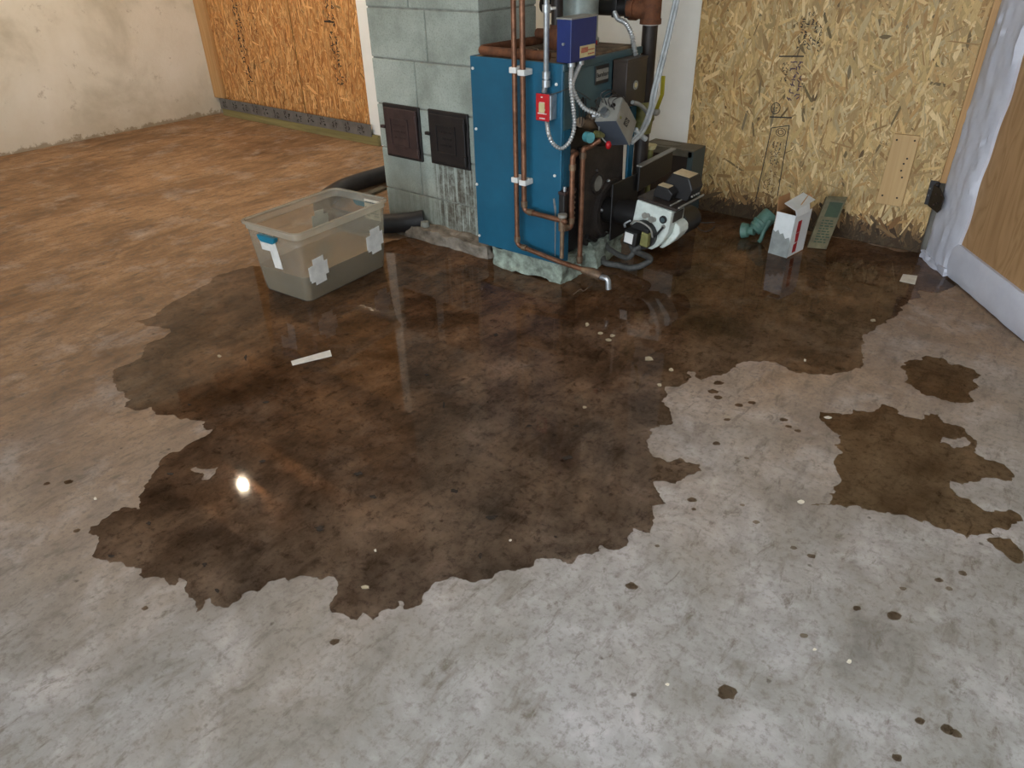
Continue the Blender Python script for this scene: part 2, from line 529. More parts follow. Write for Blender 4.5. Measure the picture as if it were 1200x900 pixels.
M['brown_black'] = pm('brown_black_paint', rgb(60, 50, 42), rgb(44, 38, 34), 8, 0.4, 0, 0.08)
M['rubber'] = pm('black_rubber', rgb(30, 30, 32), rgb(40, 40, 42), 20, 0.55, 0, 0.1)
M['hose_grey'] = pm('grey_rubber_hose', rgb(84, 84, 80), rgb(58, 58, 56), 40, 0.6, 0, 0.2)
M['copper'] = pm('copper', rgb(150, 106, 80), rgb(104, 72, 54), 26, 0.46, 0.65, 0.08)
M['copper_dull'] = pm('tarnished_copper', rgb(150, 126, 100), rgb(110, 90, 74), 26, 0.5, 0.6, 0.12)
M['rust'] = pm('rusty_iron', rgb(126, 78, 48), rgb(84, 52, 34), 24, 0.8, 0.2, 0.4)
M['pipe_black'] = pm('black_iron_pipe', rgb(58, 50, 44), rgb(38, 33, 30), 12, 0.45, 0.3, 0.12)
M['steel'] = pm('galvanised_steel', rgb(196, 200, 202), rgb(160, 164, 166), 30, 0.35, 0.8, 0.06)
M['flue'] = pm('spangled_flue', rgb(168, 178, 172), rgb(140, 150, 144), 18, 0.42, 0.5, 0.08)
M['flex'] = pm('armoured_cable', rgb(200, 202, 200), rgb(170, 172, 170), 30, 0.4, 0.55, 0)
M['cable_grey'] = pm('grey_cable', rgb(176, 180, 178), rgb(150, 154, 152), 30, 0.5, 0.1, 0)
M['white_paint'] = pm('white_enamel', rgb(222, 230, 222), rgb(190, 198, 188), 14, 0.4, 0, 0.1)
M['white_clip'] = pm('white_plastic', rgb(236, 236, 230), rgb(216, 216, 210), 10, 0.5, 0, 0.03)
M['grey_box'] = pm('grey_enamel', rgb(150, 148, 138), rgb(126, 124, 116), 6, 0.4, 0, 0.05)
M['slate_box'] = pm('slate_enamel', rgb(84, 90, 100), rgb(76, 82, 92), 6, 0.4, 0, 0.05)
M['red'] = pm('red_enamel', rgb(196, 26, 34), rgb(170, 20, 28), 6, 0.4, 0, 0.03)
M['cream_label'] = pm('cream_label', rgb(214, 200, 150), rgb(190, 176, 128), 20, 0.6, 0, 0.03)
M['tan_label'] = pm('tan_label', rgb(226, 206, 168), rgb(200, 178, 140), 20, 0.6, 0, 0.03)
M['brass'] = pm('yellow_brass', rgb(150, 146, 90), rgb(116, 116, 70), 20, 0.5, 0.4, 0.15)
M['yellow'] = pm('yellow_vinyl', rgb(178, 166, 34), rgb(150, 140, 28), 10, 0.45, 0, 0.05)
M['cover_teal'] = pm('slate_teal_steel', rgb(74, 92, 94), rgb(62, 76, 78), 4, 0.45, 0.1, 0.06)
M['cover_top'] = pm('dusty_cover_top', rgb(110, 104, 88), rgb(84, 80, 68), 8, 0.7, 0, 0.15)
M['cover_in'] = pm('dark_brown_inside_shade', rgb(48, 36, 26), rgb(36, 27, 20), 6, 0.8, 0, 0.3)
M['aqua'] = pm('green_knob', rgb(96, 164, 168), rgb(70, 130, 136), 10, 0.4, 0, 0.05)
M['pump'] = pm('teal_pump_plastic', rgb(96, 134, 120), rgb(74, 106, 96), 12, 0.5, 0, 0.1)
M['carton_white'] = pm('white_carton', rgb(226, 230, 228), rgb(208, 212, 210), 8, 0.7, 0, 0.05)
M['carton_wet'] = pm('wet_carton', rgb(152, 156, 152), rgb(130, 134, 130), 24, 0.6, 0, 0.1)
M['carton_in'] = pm('brown_cardboard', rgb(178, 134, 90), rgb(156, 114, 74), 10, 0.85, 0, 0.1)
M['carton_red'] = pm('red_print', rgb(188, 40, 44), rgb(150, 34, 38), 20, 0.6, 0, 0.03)
M['carton_cream'] = pm('cream_carton', rgb(108, 100, 70), rgb(80, 72, 50), 16, 0.75, 0, 0.1)
M['carton_green'] = pm('green_print', rgb(48, 66, 40), rgb(40, 54, 34), 16, 0.7, 0, 0.05)
M['plastic'] = mat_plastic()
M['plastic_rim'] = mat_plastic('clear_plastic_rim', 0.34)
M['tote_blue'] = pm('teal_blue_plastic', rgb(18, 124, 150), rgb(14, 104, 130), 10, 0.35, 0, 0.03)
M['murky'] = pm('murky_water', rgb(122, 98, 58), rgb(104, 84, 50), 3, 0.08, 0, 0)
M['tape_white'] = pm('white_patch_tape', rgb(236, 234, 226), rgb(214, 212, 204), 30, 0.55, 0, 0.1)
M['wrap'] = pm('white_wrap', rgb(212, 214, 222), rgb(194, 196, 206), 4, 0.42, 0, 0.12, 18)
M['ply'] = mat_plywood()
M['paper'] = pm('white_paper', rgb(232, 226, 208), rgb(210, 202, 184), 20, 0.7, 0, 0.03)
M['leaf'] = pm('dry_flake', rgb(196, 184, 156), rgb(160, 146, 116), 20, 0.7, 0, 0.05)
M['dark_bit'] = pm('dark_debris', rgb(50, 39, 30), rgb(38, 30, 22), 20, 0.7, 0, 0.05)
M['tube'] = mat_emit('fill_tube_glow', (0.93, 0.96, 1.0, 1), TUBE_STRENGTH)
M['bulb'] = mat_emit('lit_bulb', (1.0, 0.83, 0.62, 1), BULB_STRENGTH)
M['porcelain'] = pm('porcelain', rgb(230, 228, 220), rgb(216, 214, 206), 5, 0.3, 0, 0)

# ------------------------------------------------------------------ the room
XL, YB, XR, YF, ZC = -6.37, 3.72, 2.6, -3.4, 2.45
struct(MB().box(XL - .2, XR + .2, YF - 3.0, YB + .2, -0.12, 0.0), 'floor', M['floor'])
struct(MB().box(XL - .2, XL, YF, YB + .2, 0, ZC + .3), 'wall_left', M['plaster'])
wall_back = struct(MB().box(XL, XR, YB, YB + .2, 0, ZC + .3), 'wall_back', M['dark_wall'])
struct(MB().box(XR, XR + .2, YF, YB + .2, 0, ZC + .3), 'wall_right', M['white_wall'])
wf = MB().box(XL - .2, -3.2, YF - .2, YF, 0, ZC + .3).box(1.6, XR + .2, YF - .2, YF, 0, ZC + .3).box(-3.2, 1.6, YF - .2, YF, 2.15, ZC + .3)
struct(wf, 'wall_front', M['white_wall'])
ceiling = struct(MB().box(XL - .2, XR + .2, YF - .2, YB + .2, ZC + .2, ZC + .3), 'ceiling', M['deck'])
y = -3.1
while y < 3.6:
    MB().box(XL, XR, y - .02, y + .02, ZC, ZC + .2).build('joist', M['joist'], ceiling)
    y += 0.4064
MB().box(-4.10, -3.64, 1.83, 1.90, ZC - .03, ZC - .001).build('blocking', M['board'], ceiling, bevel=.002)
pd = bpy.data.lights.new('garage_opening_daylight', 'AREA')
pd.shape = 'RECTANGLE'; pd.size = 4.8; pd.size_y = 2.15
pd.cycles.is_portal = True
po = bpy.data.objects.new('garage_opening_daylight', pd)
col.objects.link(po)
po.location = (-0.8, YF - .1, 1.075); po.rotation_euler = (PI / 2, 0, 0)

# white board wall behind chimney and boiler
MB().box(-4.30, -1.725, YB - .03, YB - .002, 0.0, ZC).build('white_board', M['white_wall'], wall_back, bevel=0.002)
# pale wooden stud in the left corner, jamb strip at the door
struct(MB().box(XL + .003, -6.215, YB - .04, YB - .001, .14, ZC), 'trim_1', M['stud'], bevel=0.003)
struct(MB().box(-.482, -.430, YB - .065, YB - .001, .34, ZC), 'trim_2', M['stud'], bevel=0.003)

def osb(name, x0, x1, z0, z1, yf, tones, label, nstr, wet, bias, seed):
    """oriented strand board: a core slab and a skin of single wood strands"""
    rnd = random.Random(seed)
    t = thing(name, ((x0 + x1) / 2, yf, z0), label, 'board panel', group=None)
    MB().box(x0, x1, yf, yf + .011, z0, z1).build('core', M['osb_core'], t)
    mb = MB(); cols = []
    for k in range(nstr):
        cx = rnd.uniform(x0, x1); cz = z0 + (z1 - z0) * (rnd.random() ** 1.35)
        if wet and k % 11 == 0: cz = z0 + rnd.random() * .05
        L = rnd.uniform(.035, .13); W = rnd.uniform(.003, .015) * (1.3 if rnd.random() < .15 else 1)
        a = PI / 2 + rnd.gauss(0, bias) if rnd.random() < .8 else rnd.uniform(0, PI)
        d = Vector((math.cos(a), 0, math.sin(a))); nrm = Vector((-d.z, 0, d.x))
        if rnd.random() < .07: L *= 1.3; W = rnd.uniform(.014, .026)
        off = -(.0003 + rnd.random() * .0014)
        p = Vector((cx, yf + off, cz))
        e = rnd.uniform(.3, .9)
        lp = [p - d * L / 2 - nrm * W / 2 * rnd.uniform(.1, .9), p - d * L / 2 * e - nrm * W / 2, p + d * L / 2 * e - nrm * W / 2,
              p + d * L / 2 + nrm * W / 2 * rnd.uniform(-.9, .9), p + d * L / 2 * e + nrm * W / 2, p - d * L / 2 * e + nrm * W / 2]
        for q in lp:
            q.x = min(max(q.x, x0), x1); q.z = min(max(q.z, z0), z1)
        o = len(mb.v); mb.v += lp; mb.f.append(tuple(o + i for i in range(6)))
        c = list(rnd.choice(tones)); g = rnd.uniform(.86, 1.12)
        if rnd.random() < .02: g = .62
        c = [s2l(min(255, x * g)) for x in c]
        if wet:
            ed = .13 + .05 * noise.noise(Vector((cx * 5, 0, seed))) + .05 * noise.noise(Vector((cx * 33, 3, seed))) + rnd.gauss(0, .012)
            if cz < ed:
                k2 = max(.10, .55 - (ed - cz) * 6.0)
                c = [c[0] * k2 * 1.05, c[1] * k2 * .9, c[2] * k2 * .8]
        cols.append((*c, 1))
    s = mb.build('strand_skin', M['strand'], t, fcols=cols)
    s['kind'] = 'stuff'
    return t
TAN = [(192, 162, 110), (200, 172, 122), (182, 150, 100), (208, 184, 136), (170, 134, 84), (196, 166, 112), (188, 160, 106)]
ORG = [(204, 152, 92), (192, 138, 80), (214, 166, 108), (168, 112, 62), (218, 172, 114), (182, 128, 72)]
YO = YB - .045          # face of the right board
YL = YB - .014          # face of the left boards
osb_r = osb('osb_panel', -1.722, -.485, 0.004, ZC - .01, YO, TAN, 'yellowish strand board with dark wet bottom edge beside white plastic door', 19000, True, .5, 3)
osb_a = osb('osb_panel', -6.21, -5.094, 0.13, ZC - .01, YL, ORG, 'orange strand board nearest the plaster wall corner, left of the joint', 15000, False, .26, 11)
osb_b = osb('osb_panel', -5.084, -4.305, 0.13, ZC - .01, YL, ORG, 'orange strand board between the panel joint and the chimney', 10500, False, .26, 12)

# ink stamps printed on the boards ---------------------------------------------------
def stroke(mb, p, d, w, up=0.0004):
    """a printed dash on a wall that faces -Y, from p along d"""
    p = Vector(p); d = Vector(d); n = Vector((-d.z, 0, d.x)).normalized() * w / 2
    b = [p - n, p + d - n, p + d + n, p + n]
    mb.prism(b, (0, -up, 0))
def glyphs(mb, x0, x1, z0, z1, yy, size, rnd, dens=.8):
    """rows of unreadable stamped characters running up the board"""
    z = z0
    while z < z1:
        x = x0
        while x < x1:
            if rnd.random() < dens:
                for k in range(rnd.randint(2, 3)):
                    p = Vector((x + rnd.uniform(0, size * .5), yy, z + rnd.uniform(0, size * .6)))
                    d = rnd.choice([Vector((size * .6, 0, 0)), Vector((0, 0, size * .55)), Vector((size * .35, 0, size * .4)), Vector((size * .4, 0, -size * .35))])
                    stroke(mb, p, d, size * .16)
            x += size * 1.1
        z += size * .85
rnd = random.Random(5)
yy = YO - .0018
s = MB()
pl = [ony(904, 150, yy), ony(885, 237, yy)]; prr = [ony(925, 147, yy), ony(911, 230, yy)]
for a, b in (pl, prr, (pl[0], prr[0])):
    stroke(s, a, b - a, .0042)
cc = ony(915, 155, yy)
for k in range(14):
    a0, a1 = 2 * PI * k / 14, 2 * PI * (k + 1) / 14
    for r in (.013, .024):
        p = cc + Vector((r * math.cos(a0), 0, r * .8 * math.sin(a0))); q = cc + Vector((r * math.cos(a1), 0, r * .8 * math.sin(a1)))
        stroke(s, p, q - p, .003)
glyphs(s, -1.262, -1.215, .30, .415, yy, .016, rnd, .9)
for a, b in (((902, 137), (928, 138)), ((913, 66), (942, 66))):
    p, q = ony(*a, yy), ony(*b, yy); stroke(s, p, q - p, .006)
c2 = ony(909, 127, yy)
for k in range(14):
    a0, a1 = 2 * PI * k / 14, 2 * PI * (k + 1) / 14
    p = c2 + Vector((.022 * math.cos(a0), 0, .026 * math.sin(a0))); q = c2 + Vector((.022 * math.cos(a1), 0, .026 * math.sin(a1)))
    stroke(s, p, q - p, .004)
glyphs(s, c2.x - .014, c2.x + .01, c2.z - .02, c2.z + .02, yy, .012, rnd, .9)
p0 = ony(919, 82, yy)
glyphs(s, p0.x - .012, p0.x + .012, p0.z - .05, p0.z + .03, yy, .016, rnd, .8)
glyphs(s, -1.225, -1.13, .84, .985, yy, .02, rnd, .75)
s.build('stamp', M['ink'], osb_r)['kind'] = 'stuff'
s = MB(); glyphs(s, -1.275, -1.215, .16, .28, yy, .02, rnd, .6); s.build('stamp', M['ink_faint'], osb_r)['kind'] = 'stuff'
s = MB()
for (px, py) in ((930, 78), (930, 95), (927, 111)):
    p = ony(px, py, yy); glyphs(s, p.x - .018, p.x + .018, p.z - .022, p.z + .014, yy, .03, rnd, 1)
s.build('stamp', M['ink_purple'], osb_r)['kind'] = 'stuff'
yy = YL - .0018
s = MB()
for (x0, px0, px1) in ((275, 272, 283), ):
    a, b = ony(274, 4, yy), ony(290, 98, yy)
    glyphs(s, a.x - .04, a.x + .05, b.z, a.z + .3, yy, .045, rnd, .75)
s.build('stamp', M['ink'], osb_a)['kind'] = 'stuff'
s = MB()
a, b = ony(385, 4, yy), ony(398, 100, yy)
glyphs(s, a.x - .04, a.x + .05, b.z, a.z + .3, yy, .045, rnd, .85)
p, q = ony(380, 25, yy), ony(391, 26, yy); stroke(s, p, q - p, .012)
s.build('stamp', M['ink'], osb_b)['kind'] = 'stuff'

# sill plate with printed flashing tape
sill = struct(MB().box(XL + .12, -4.20, YB - .06, YB - .031, 0.0, .075), 'trim_3', M['treated'], bevel=0.004)
tp = MB().box(XL + .12, -4.26, YB - .0655, YB - .0605, .062, .150).build('flashing_tape', M['tape_grey'], sill)
s = MB(); x = XL + .16
while x < -4.35:
    glyphs(s, x, x + .07, .078, .135, YB - .066, .036, rnd, 1)
    x += .15
s.build('tape_print', M['ink'], sill)['kind'] = 'stuff'
sill_label = sill

# ------------------------------------------------------------------ chimney
CX0, CX1, CY0, CY1 = -2.87, -2.178, 2.522, 2.925
chim = thing('chimney', ((CX0 + CX1) / 2, (CY0 + CY1) / 2, 0), 'pale green painted concrete block chimney with two iron clean-out doors', 'chimney')
MB().box(CX0 + .006, CX1 - .006, CY0 + .006, CY1 - .006, 0, ZC).build('mortar_core', M['mortar'], chim)
zs = [0, .2, .41, .62, .83, 1.045, 1.255, 1.465, 1.675, 1.885, 2.095, 2.305, ZC + .0]
jn = [-2.46, -2.60, -2.46, -2.583, -2.493, -2.59]
for i in range(len(zs) - 1):
    j = jn[i % len(jn)]
    for (a, b) in ((CX0, j), (j, CX1)):
        g = .0035
        MB().box(a + (g if a != CX0 else 0), b - (g if b != CX1 else 0), CY0, CY1, zs[i] + g, zs[i + 1] - g).build('block', M['block'], chim, bevel=0.004)

def cleanout(x0, x1, z0, z1, mat, mat2):
    yf = CY0
    d = MB().box(x0, x1, yf - .012, yf - .001, z0, z1).build('cleanout_door', mat2, chim, bevel=0.006)
    MB().box(x0 + .014, x1 - .014, yf - .022, yf - .011, z0 + .014, z1 - .018).build('door_plate', mat, d, bevel=0.004)
    e = MB()
    cx, cz = (x0 + x1) / 2 - .008, (z0 + z1) / 2
    w, h = .062, .066
    for (a, b, c, f) in ((cx - w, cx + w, cz + h - .006, cz + h), (cx - w, cx + w, cz - h, cz - h + .006), (cx - w, cx - w + .006, cz - h, cz + h), (cx + w - .006, cx + w, cz - h, cz + h)):
        e.box(a, b, yf - .0265, yf - .021, c, f)
    e.build('raised_border', mat, d, bevel=0.0015)
    g = MB()
    rr = random.Random(int(z0 * 1000 + x0 * -100))
    for k in range(3):
        zz = cz + .03 - k * .03
        for i in range(7):
            g.box(cx - .042 + i * .012, cx - .042 + i * .012 + rr.uniform(.004, .009), yf - .024, yf - .021, zz, zz + .01)
    g.build('cast_lettering', mat, d)['kind'] = 'stuff'
    MB().box(x0 - .012, x0 + .02, yf - .03, yf - .012, cz + .01, cz + .024).build('latch', mat, d, bevel=0.002)
    for zz in (z1 - .055, z0 + .05):
        MB().cyl((x1 - .012, yf - .026, zz - .016), (x1 - .012, yf - .026, zz + .016), .008, 10).build('hinge', mat, d)
cleanout(-2.820, -2.568, .372, .630, M['iron_brown'], M['iron_black'])
cleanout(-2.510, -2.258, .378, .632, M['iron_black'], M['iron_black'])
lumpy(-2.66, -2.085, 2.425, 2.53, 0, .062, 14, .016, 14, 3.0, .10).build('mortar_curb', M['rubble'], chim, smooth=True)
lumpy(-2.88, -2.66, 2.43, 2.53, 0, .035, 9, .014, 18, 8.0, .2).build('mortar_curb', M['rubble'], chim, smooth=True)
MB().cyl((-2.555, 2.475, .06), (-2.555, 2.475, .085), .024, 16, .020).build('anchor_cap', M['mortar'], chim, smooth=True)

# black drain hose looping out of the chimney base
hz = .055
hp = [fl(480, 193, hz), fl(447, 205, hz), fl(420, 213, hz), fl(396, 223, hz), fl(379, 237, hz), fl(381, 251, hz), (-3.06, 2.30, hz), (-2.90, 2.32, hz), (-2.77, 2.39, hz), (-2.66, 2.46, hz + .01), (-2.60, 2.515, hz + .02)]
tag(MB().tube(smooth_path(hp, 10), .05, 18).build('drain_hose', M['rubber'], None, smooth=True), 'thick black drain hose looping on the floor behind the tote to the chimney', 'hose')
# splinter of painted board on the floor beside the chimney
a, b = fl(428, 230, .002), fl(449, 221, .002)
dr = (b - a).normalized(); nn = Vector((-dr.y, dr.x, 0)) * .03
tag(MB().prism([a - nn, b - nn, b + nn * .6, a + nn], (0, 0, .014)).build('wood_scrap', M['cover_top'], None, bevel=.002), 'pale scrap of wood on the floor left of the chimney', 'wood scrap')

# ------------------------------------------------------------------ boiler
BX0, BX1, BY0, BY1, BZ0, BZ1 = -2.112, -1.648, 2.380, 2.975, .098, .900
boiler = thing('boiler', ((BX0 + BX1) / 2, (BY0 + BY1) / 2, 0), 'blue enamelled cast-iron heating boiler standing beside the block chimney', 'boiler')
sp = MB().box(BX0, BX1, BY0, BY0 + .012, BZ0, BZ1).build('side_panel', M['blue'], boiler, bevel=.004)
for (px, py) in ((554, 80), (558, 151), (559, 216), (562, 276), (652, 99), (650, 206)):
    p = ony(px, py, BY0 - .002); MB().sphere(p, .0065, 8, 6).build('screw', M['white_clip'], sp, smooth=True)
MB().prism([ony(648, 233, BY0 - .001), ony(650, 232, BY0 - .001), ony(652, 245, BY0 - .001), ony(651, 300, BY0 - .001), ony(650, 300, BY0 - .001), ony(650, 250, BY0 - .001)][::-1], (0, -.001, 0)).build('paint_run', M['steel'], sp)
MB().box(BX0, BX1 - .06, BY1 - .012, BY1, BZ0, BZ1).build('side_panel', M['blue'], boiler, bevel=.004)
MB().box(BX0, BX0 + .012, BY0 + .012, BY1 - .012, BZ0, BZ1).build('back_panel', M['blue'], boiler, bevel=.004)
MB().box(BX0 + .004, BX1 - .012, BY0 + .012, BY1 - .012, BZ1 - .012, BZ1 - .002).build('top_panel', M['top_dust'], boiler)
MB().box(BX1 - .012, BX1, BY0 + .012, 2.738, .655, .872).build('front_panel', M['teal'], boiler, bevel=.004)
MB().box(BX1 - .012, BX1 + .004, BY0 + .002, BY1, .872, BZ1).build('top_lip', M['teal'], boiler, bevel=.004)
MB().box(BX1 - .012, BX1, BY0 + .012, 2.445, BZ0, .655).build('front_flange', M['blue'], boiler, bevel=.003)
MB().box(BX1 - .012, BX1, 2.915, BY1 - .012, .16, .872).build('front_flange', M['blue'], boiler, bevel=.003)
# dusty strips of sheet along the top
for k, (y0, y1) in enumerate(((2.50, 2.62), (2.63, 2.76), (2.77, 2.93))):
    MB().box(BX0 + .02, BX1 - .02, y0, y1, BZ1 - .003, BZ1 + .004 + .003 * k).build('insulation_strip', M['top_dust'], boiler, bevel=.002)
# cast iron section seen in the open front
MB().box(BX0 + .03, BX1 - .045, 2.44, 2.93, BZ0, .64).build('cast_section', M['iron_black'], boiler, bevel=.01)
poly = [(2.565, .555), (2.905, .500), (2.915, .30), (2.905, .20), (2.86, .125), (2.78, .085), (2.70, .078), (2.62, .105), (2.580, .17), (2.568, .30)]
ip = MB().prism([(BX1 - .045, a, b) for a, b in poly], (.026, 0, 0)).build('burner_door', M['soot'], boiler, bevel=.008)
def ring(mb, c, r0, r1, h, n=28, ax='x'):
    lo = [Vector((0, r * math.cos(2 * PI * i / n), r * math.sin(2 * PI * i / n))) for r in (0,) for i in range(n)]
    lp = []
    for (r, x) in ((r0, 0), (r0, h), (r1, h), (r1, 0)):
        lp.append([Vector(c) + Vector((x, r * math.cos(2 * PI * i / n), r * math.sin(2 * PI * i / n))) for i in range(n)])
    mb.loft(lp + [lp[0]], False, False)
fx = BX1 - .019
r = MB(); ring(r, (fx, 2.683, .378), .046, .036, .012); r.build('sight_port_rim', M['soot'], ip, smooth=True)
MB().cyl((fx, 2.683, .378), (fx + .008, 2.683, .378), .034, 24).build('sight_port', M['grey_box'], ip, smooth=True)
MB().sphere((fx + .004, 2.676, .435), .010, 10, 6).build('bolt', M['soot'], ip, smooth=True)
MB().sphere((fx + .006, 2.775, .365), .010, 10, 6).build('bolt', M['steel'], ip, smooth=True)
MB().sphere((fx + .006, 2.725, .245), .010, 10, 6).build('bolt', M['steel'], ip, smooth=True)
r = MB(); ring(r, (fx, 2.80, .235), .135, .112, .022, 36); r.build('air_tube_rim', M['soot'], ip, smooth=True)
MB().box(fx, fx + .05, 2.80, 2.91, .255, .345).build('door_bracket', M['soot'], ip, bevel=.008)
MB().tube([(fx + .012, 2.60, .16), (fx + .012, 2.68, .115), (fx + .012, 2.78, .095), (fx + .012, 2.86, .13)], .012, 8).build('door_bead', M['iron_black'], ip, smooth=True)
# rough concrete feet under the jacket
lumpy(-2.035, -1.645, 2.392, 2.55, 0, .100, 12, .018, 12, 1.0, -.03).build('concrete_pad', M['pad'], boiler, smooth=True)
lumpy(-1.80, -1.628, 2.63, 2.865, 0, .118, 10, .02, 11, 5.0, -.05).build('concrete_pad', M['pad'], boiler, smooth=True)
lumpy(-2.06, -1.72, 2.70, 2.97, 0, .098, 6, .01, 11, 7.0).build('concrete_pad', M['pad'], boiler, smooth=True)
# name plate
npl = MB().box(BX1, BX1 + .005, 2.603, 2.703, .795, .865).build('name_plate', M['black'], boiler, bevel=.0015)
MB().box(BX1 + .004, BX1 + .0065, 2.609, 2.697, .809, .851).build('plate_field', M['grey_box'], npl)
Mx = Matrix.Translation((BX1 + .007, 2.653, .830)) @ Matrix(((0, 0, 1, 0), (1, 0, 0, 0), (0, 1, 0, 0), (0, 0, 0, 1)))
text_mesh('lettering', 'Burnham', .025, M['ink'], npl, Mx)
rt_ = MB().box(-1.86, -1.80, 2.815, 2.855, BZ1 + .008, BZ1 + .026).build('warning_tag', M['red'], boiler, bevel=.002)
g = MB()
for k in range(4): g.box(-1.853 + k * .013, -1.846 + k * .013, 2.8135, 2.8155, BZ1 + .012, BZ1 + .022)
g.build('tag_print', M['white_clip'], rt_)
# copper stubs lying along the top edge
tb = [(-1.75, 2.43, .915), (-2.07, 2.41, .918), (-2.085, 2.44, .920), (-2.03, 2.86, .925), (-1.96, 2.90, .93)]
MB().tube(bend_path(tb, .03), .018, 12).build('top_pipe', M['rust'], boiler, smooth=True)
MB().tube([(-2.02, 2.72, .955), (-1.78, 2.72, .955)], .02, 12).build('top_pipe', M['rust'], boiler, smooth=True)
p = ony(617, 62, 2.44)
MB().box(-1.872, -1.85, 2.43, 2.45, .902, .928).build('valve_tag', M['cream_label'], boiler, bevel=.002)
MB().sphere((-1.83, 2.45, .918), .016, 10, 8).build('relief_knob', M['black'], boiler, smooth=True)
# rusty riser and fitting
riser = thing('riser_pipe', (-1.80, 2.66, .90), 'dark iron riser pipe with rusty fitting on the boiler top behind blue box', 'pipe')
rp = ony(653, 12, 2.66)
MB().cyl((rp.x, 2.66, .99), (rp.x, 2.66, ZC), .024, 18).build('pipe_run', M['pipe_black'], riser, smooth=True)
MB().tube([(rp.x, 2.66, .90), (rp.x, 2.66, .915), (rp.x, 2.66, .915), (rp.x, 2.66, .985), (rp.x, 2.66, .985), (rp.x, 2.66, 1.0)], [.028, .028, .036, .036, .03, .03], 14).build('fitting', M['rust'], riser, smooth=True)
# galvanised flue behind
fp = ony(680, 6, 2.86)
flue = thing('flue_pipe', (fp.x, 2.86, .9), 'galvanised steel flue pipe rising behind the navy control box', 'pipe')
MB().cyl((fp.x, 2.86, .905), (fp.x, 2.86, ZC), .078, 32).build('pipe_run', M['flue'], flue, smooth=True)
MB().cyl((fp.x, 2.86, .903), (fp.x, 2.86, .93), .086, 32).build('collar', M['flue'], flue, smooth=True)

# dark control cabinet on the right of the front
jb = thing('relay_cabinet', (-1.61, 2.80, .7), 'dark brown sheet-metal cabinet with round knockout on boiler front', 'electrical box')
MB().box(BX1 + .001, -1.580, 2.740, 2.905, .690, .868).build('case', M['brown_black'], jb, bevel=.003)
MB().box(BX1 + .001, -1.578, 2.738, 2.907, .866, .876).build('lid', M['brown_black'], jb, bevel=.002)
r = MB(); ring(r, (-1.580, 2.815, .772), .018, .013, .004, 20); r.build('knockout_ring', M['grey_box'], jb, smooth=True)
MB().cyl((-1.582, 2.815, .772), (-1.576, 2.815, .772), .010, 16).build('knockout', M['cream_label'], jb, smooth=True)

# navy control box
nb = thing('control_box', (-1.63, 2.45, .90), 'navy blue steel control box hanging at the boiler top corner', 'electrical box')
nbb = MB().box(-1.668, -1.604, 2.366, 2.536, .906, 1.052).build('case', M['navy'], nb, bevel=.003)
MB().box(-1.670, -1.602, 2.364, 2.538, 1.050, 1.056).build('lid', M['grey_box'], nb, bevel=.001)
lb = MB().prism([(-1.604, 2.425, .918), (-1.604, 2.527, .918), (-1.604, 2.527, .958), (-1.604, 2.425, .958)], (.0012, 0, 0)).build('rating_label', M['cream_label'], nbb)
g = MB()
for k in range(7):
    y0 = 2.433 + k * .0065
    g.prism([(-1.6028, y0, .934), (-1.6028, y0 + .0035, .934), (-1.6028, y0 + .0055, .952), (-1.6028, y0 + .002, .952)], (.0006, 0, 0))
for k in range(10):
    y0 = 2.48 + (k % 5) * .009; zz = .925 + (k // 5) * .014
    g.box(-1.6028, -1.6022, y0, y0 + .006, zz, zz + .004)
g.build('label_print', M['carton_red'], lb)
MB().cyl((-1.668, 2.40, .985), (-1.676, 2.40, .985), .006, 10).build('screw', M['steel'], nbb)
MB().cyl((-1.635, 2.366, .97), (-1.635, 2.358, .97), .005, 10).build('screw', M['steel'], nbb)
for (yy_, ) in ((2.41,), (2.47,)):
    MB().cyl((-1.63, yy_, .907), (-1.63, yy_, .888), .014, 12).build('cable_clamp', M['steel'], nbb, smooth=True)

# steel conduit down to the red switch
YS = 2.348
cA = ony(641.5, 0, YS); cB = ony(640, 95, YS)
cond = thing('steel_conduit', (cB.x, YS, .8), 'shiny thin steel conduit dropping from the ceiling to the red switch', 'conduit')
MB().tube([(cB.x, YS, ZC), (cB.x, YS, cB.z), (cB.x - .012, YS + .004, cB.z - .042)], .0105, 14).build('tube', M['steel'], cond, smooth=True)
for py in (10, 88, 98):
    p = ony(641, py, YS); MB().cyl((cB.x, YS, p.z - .012), (cB.x, YS, p.z + .012), .0155, 14).build('coupling', M['steel'], cond, smooth=True)
MB().box(cB.x - .02, cB.x + .02, YS + .004, BY0 - .001, ony(641, 10, YS).z - .004, ony(641, 10, YS).z + .004).build('strap', M['white_clip'], cond)
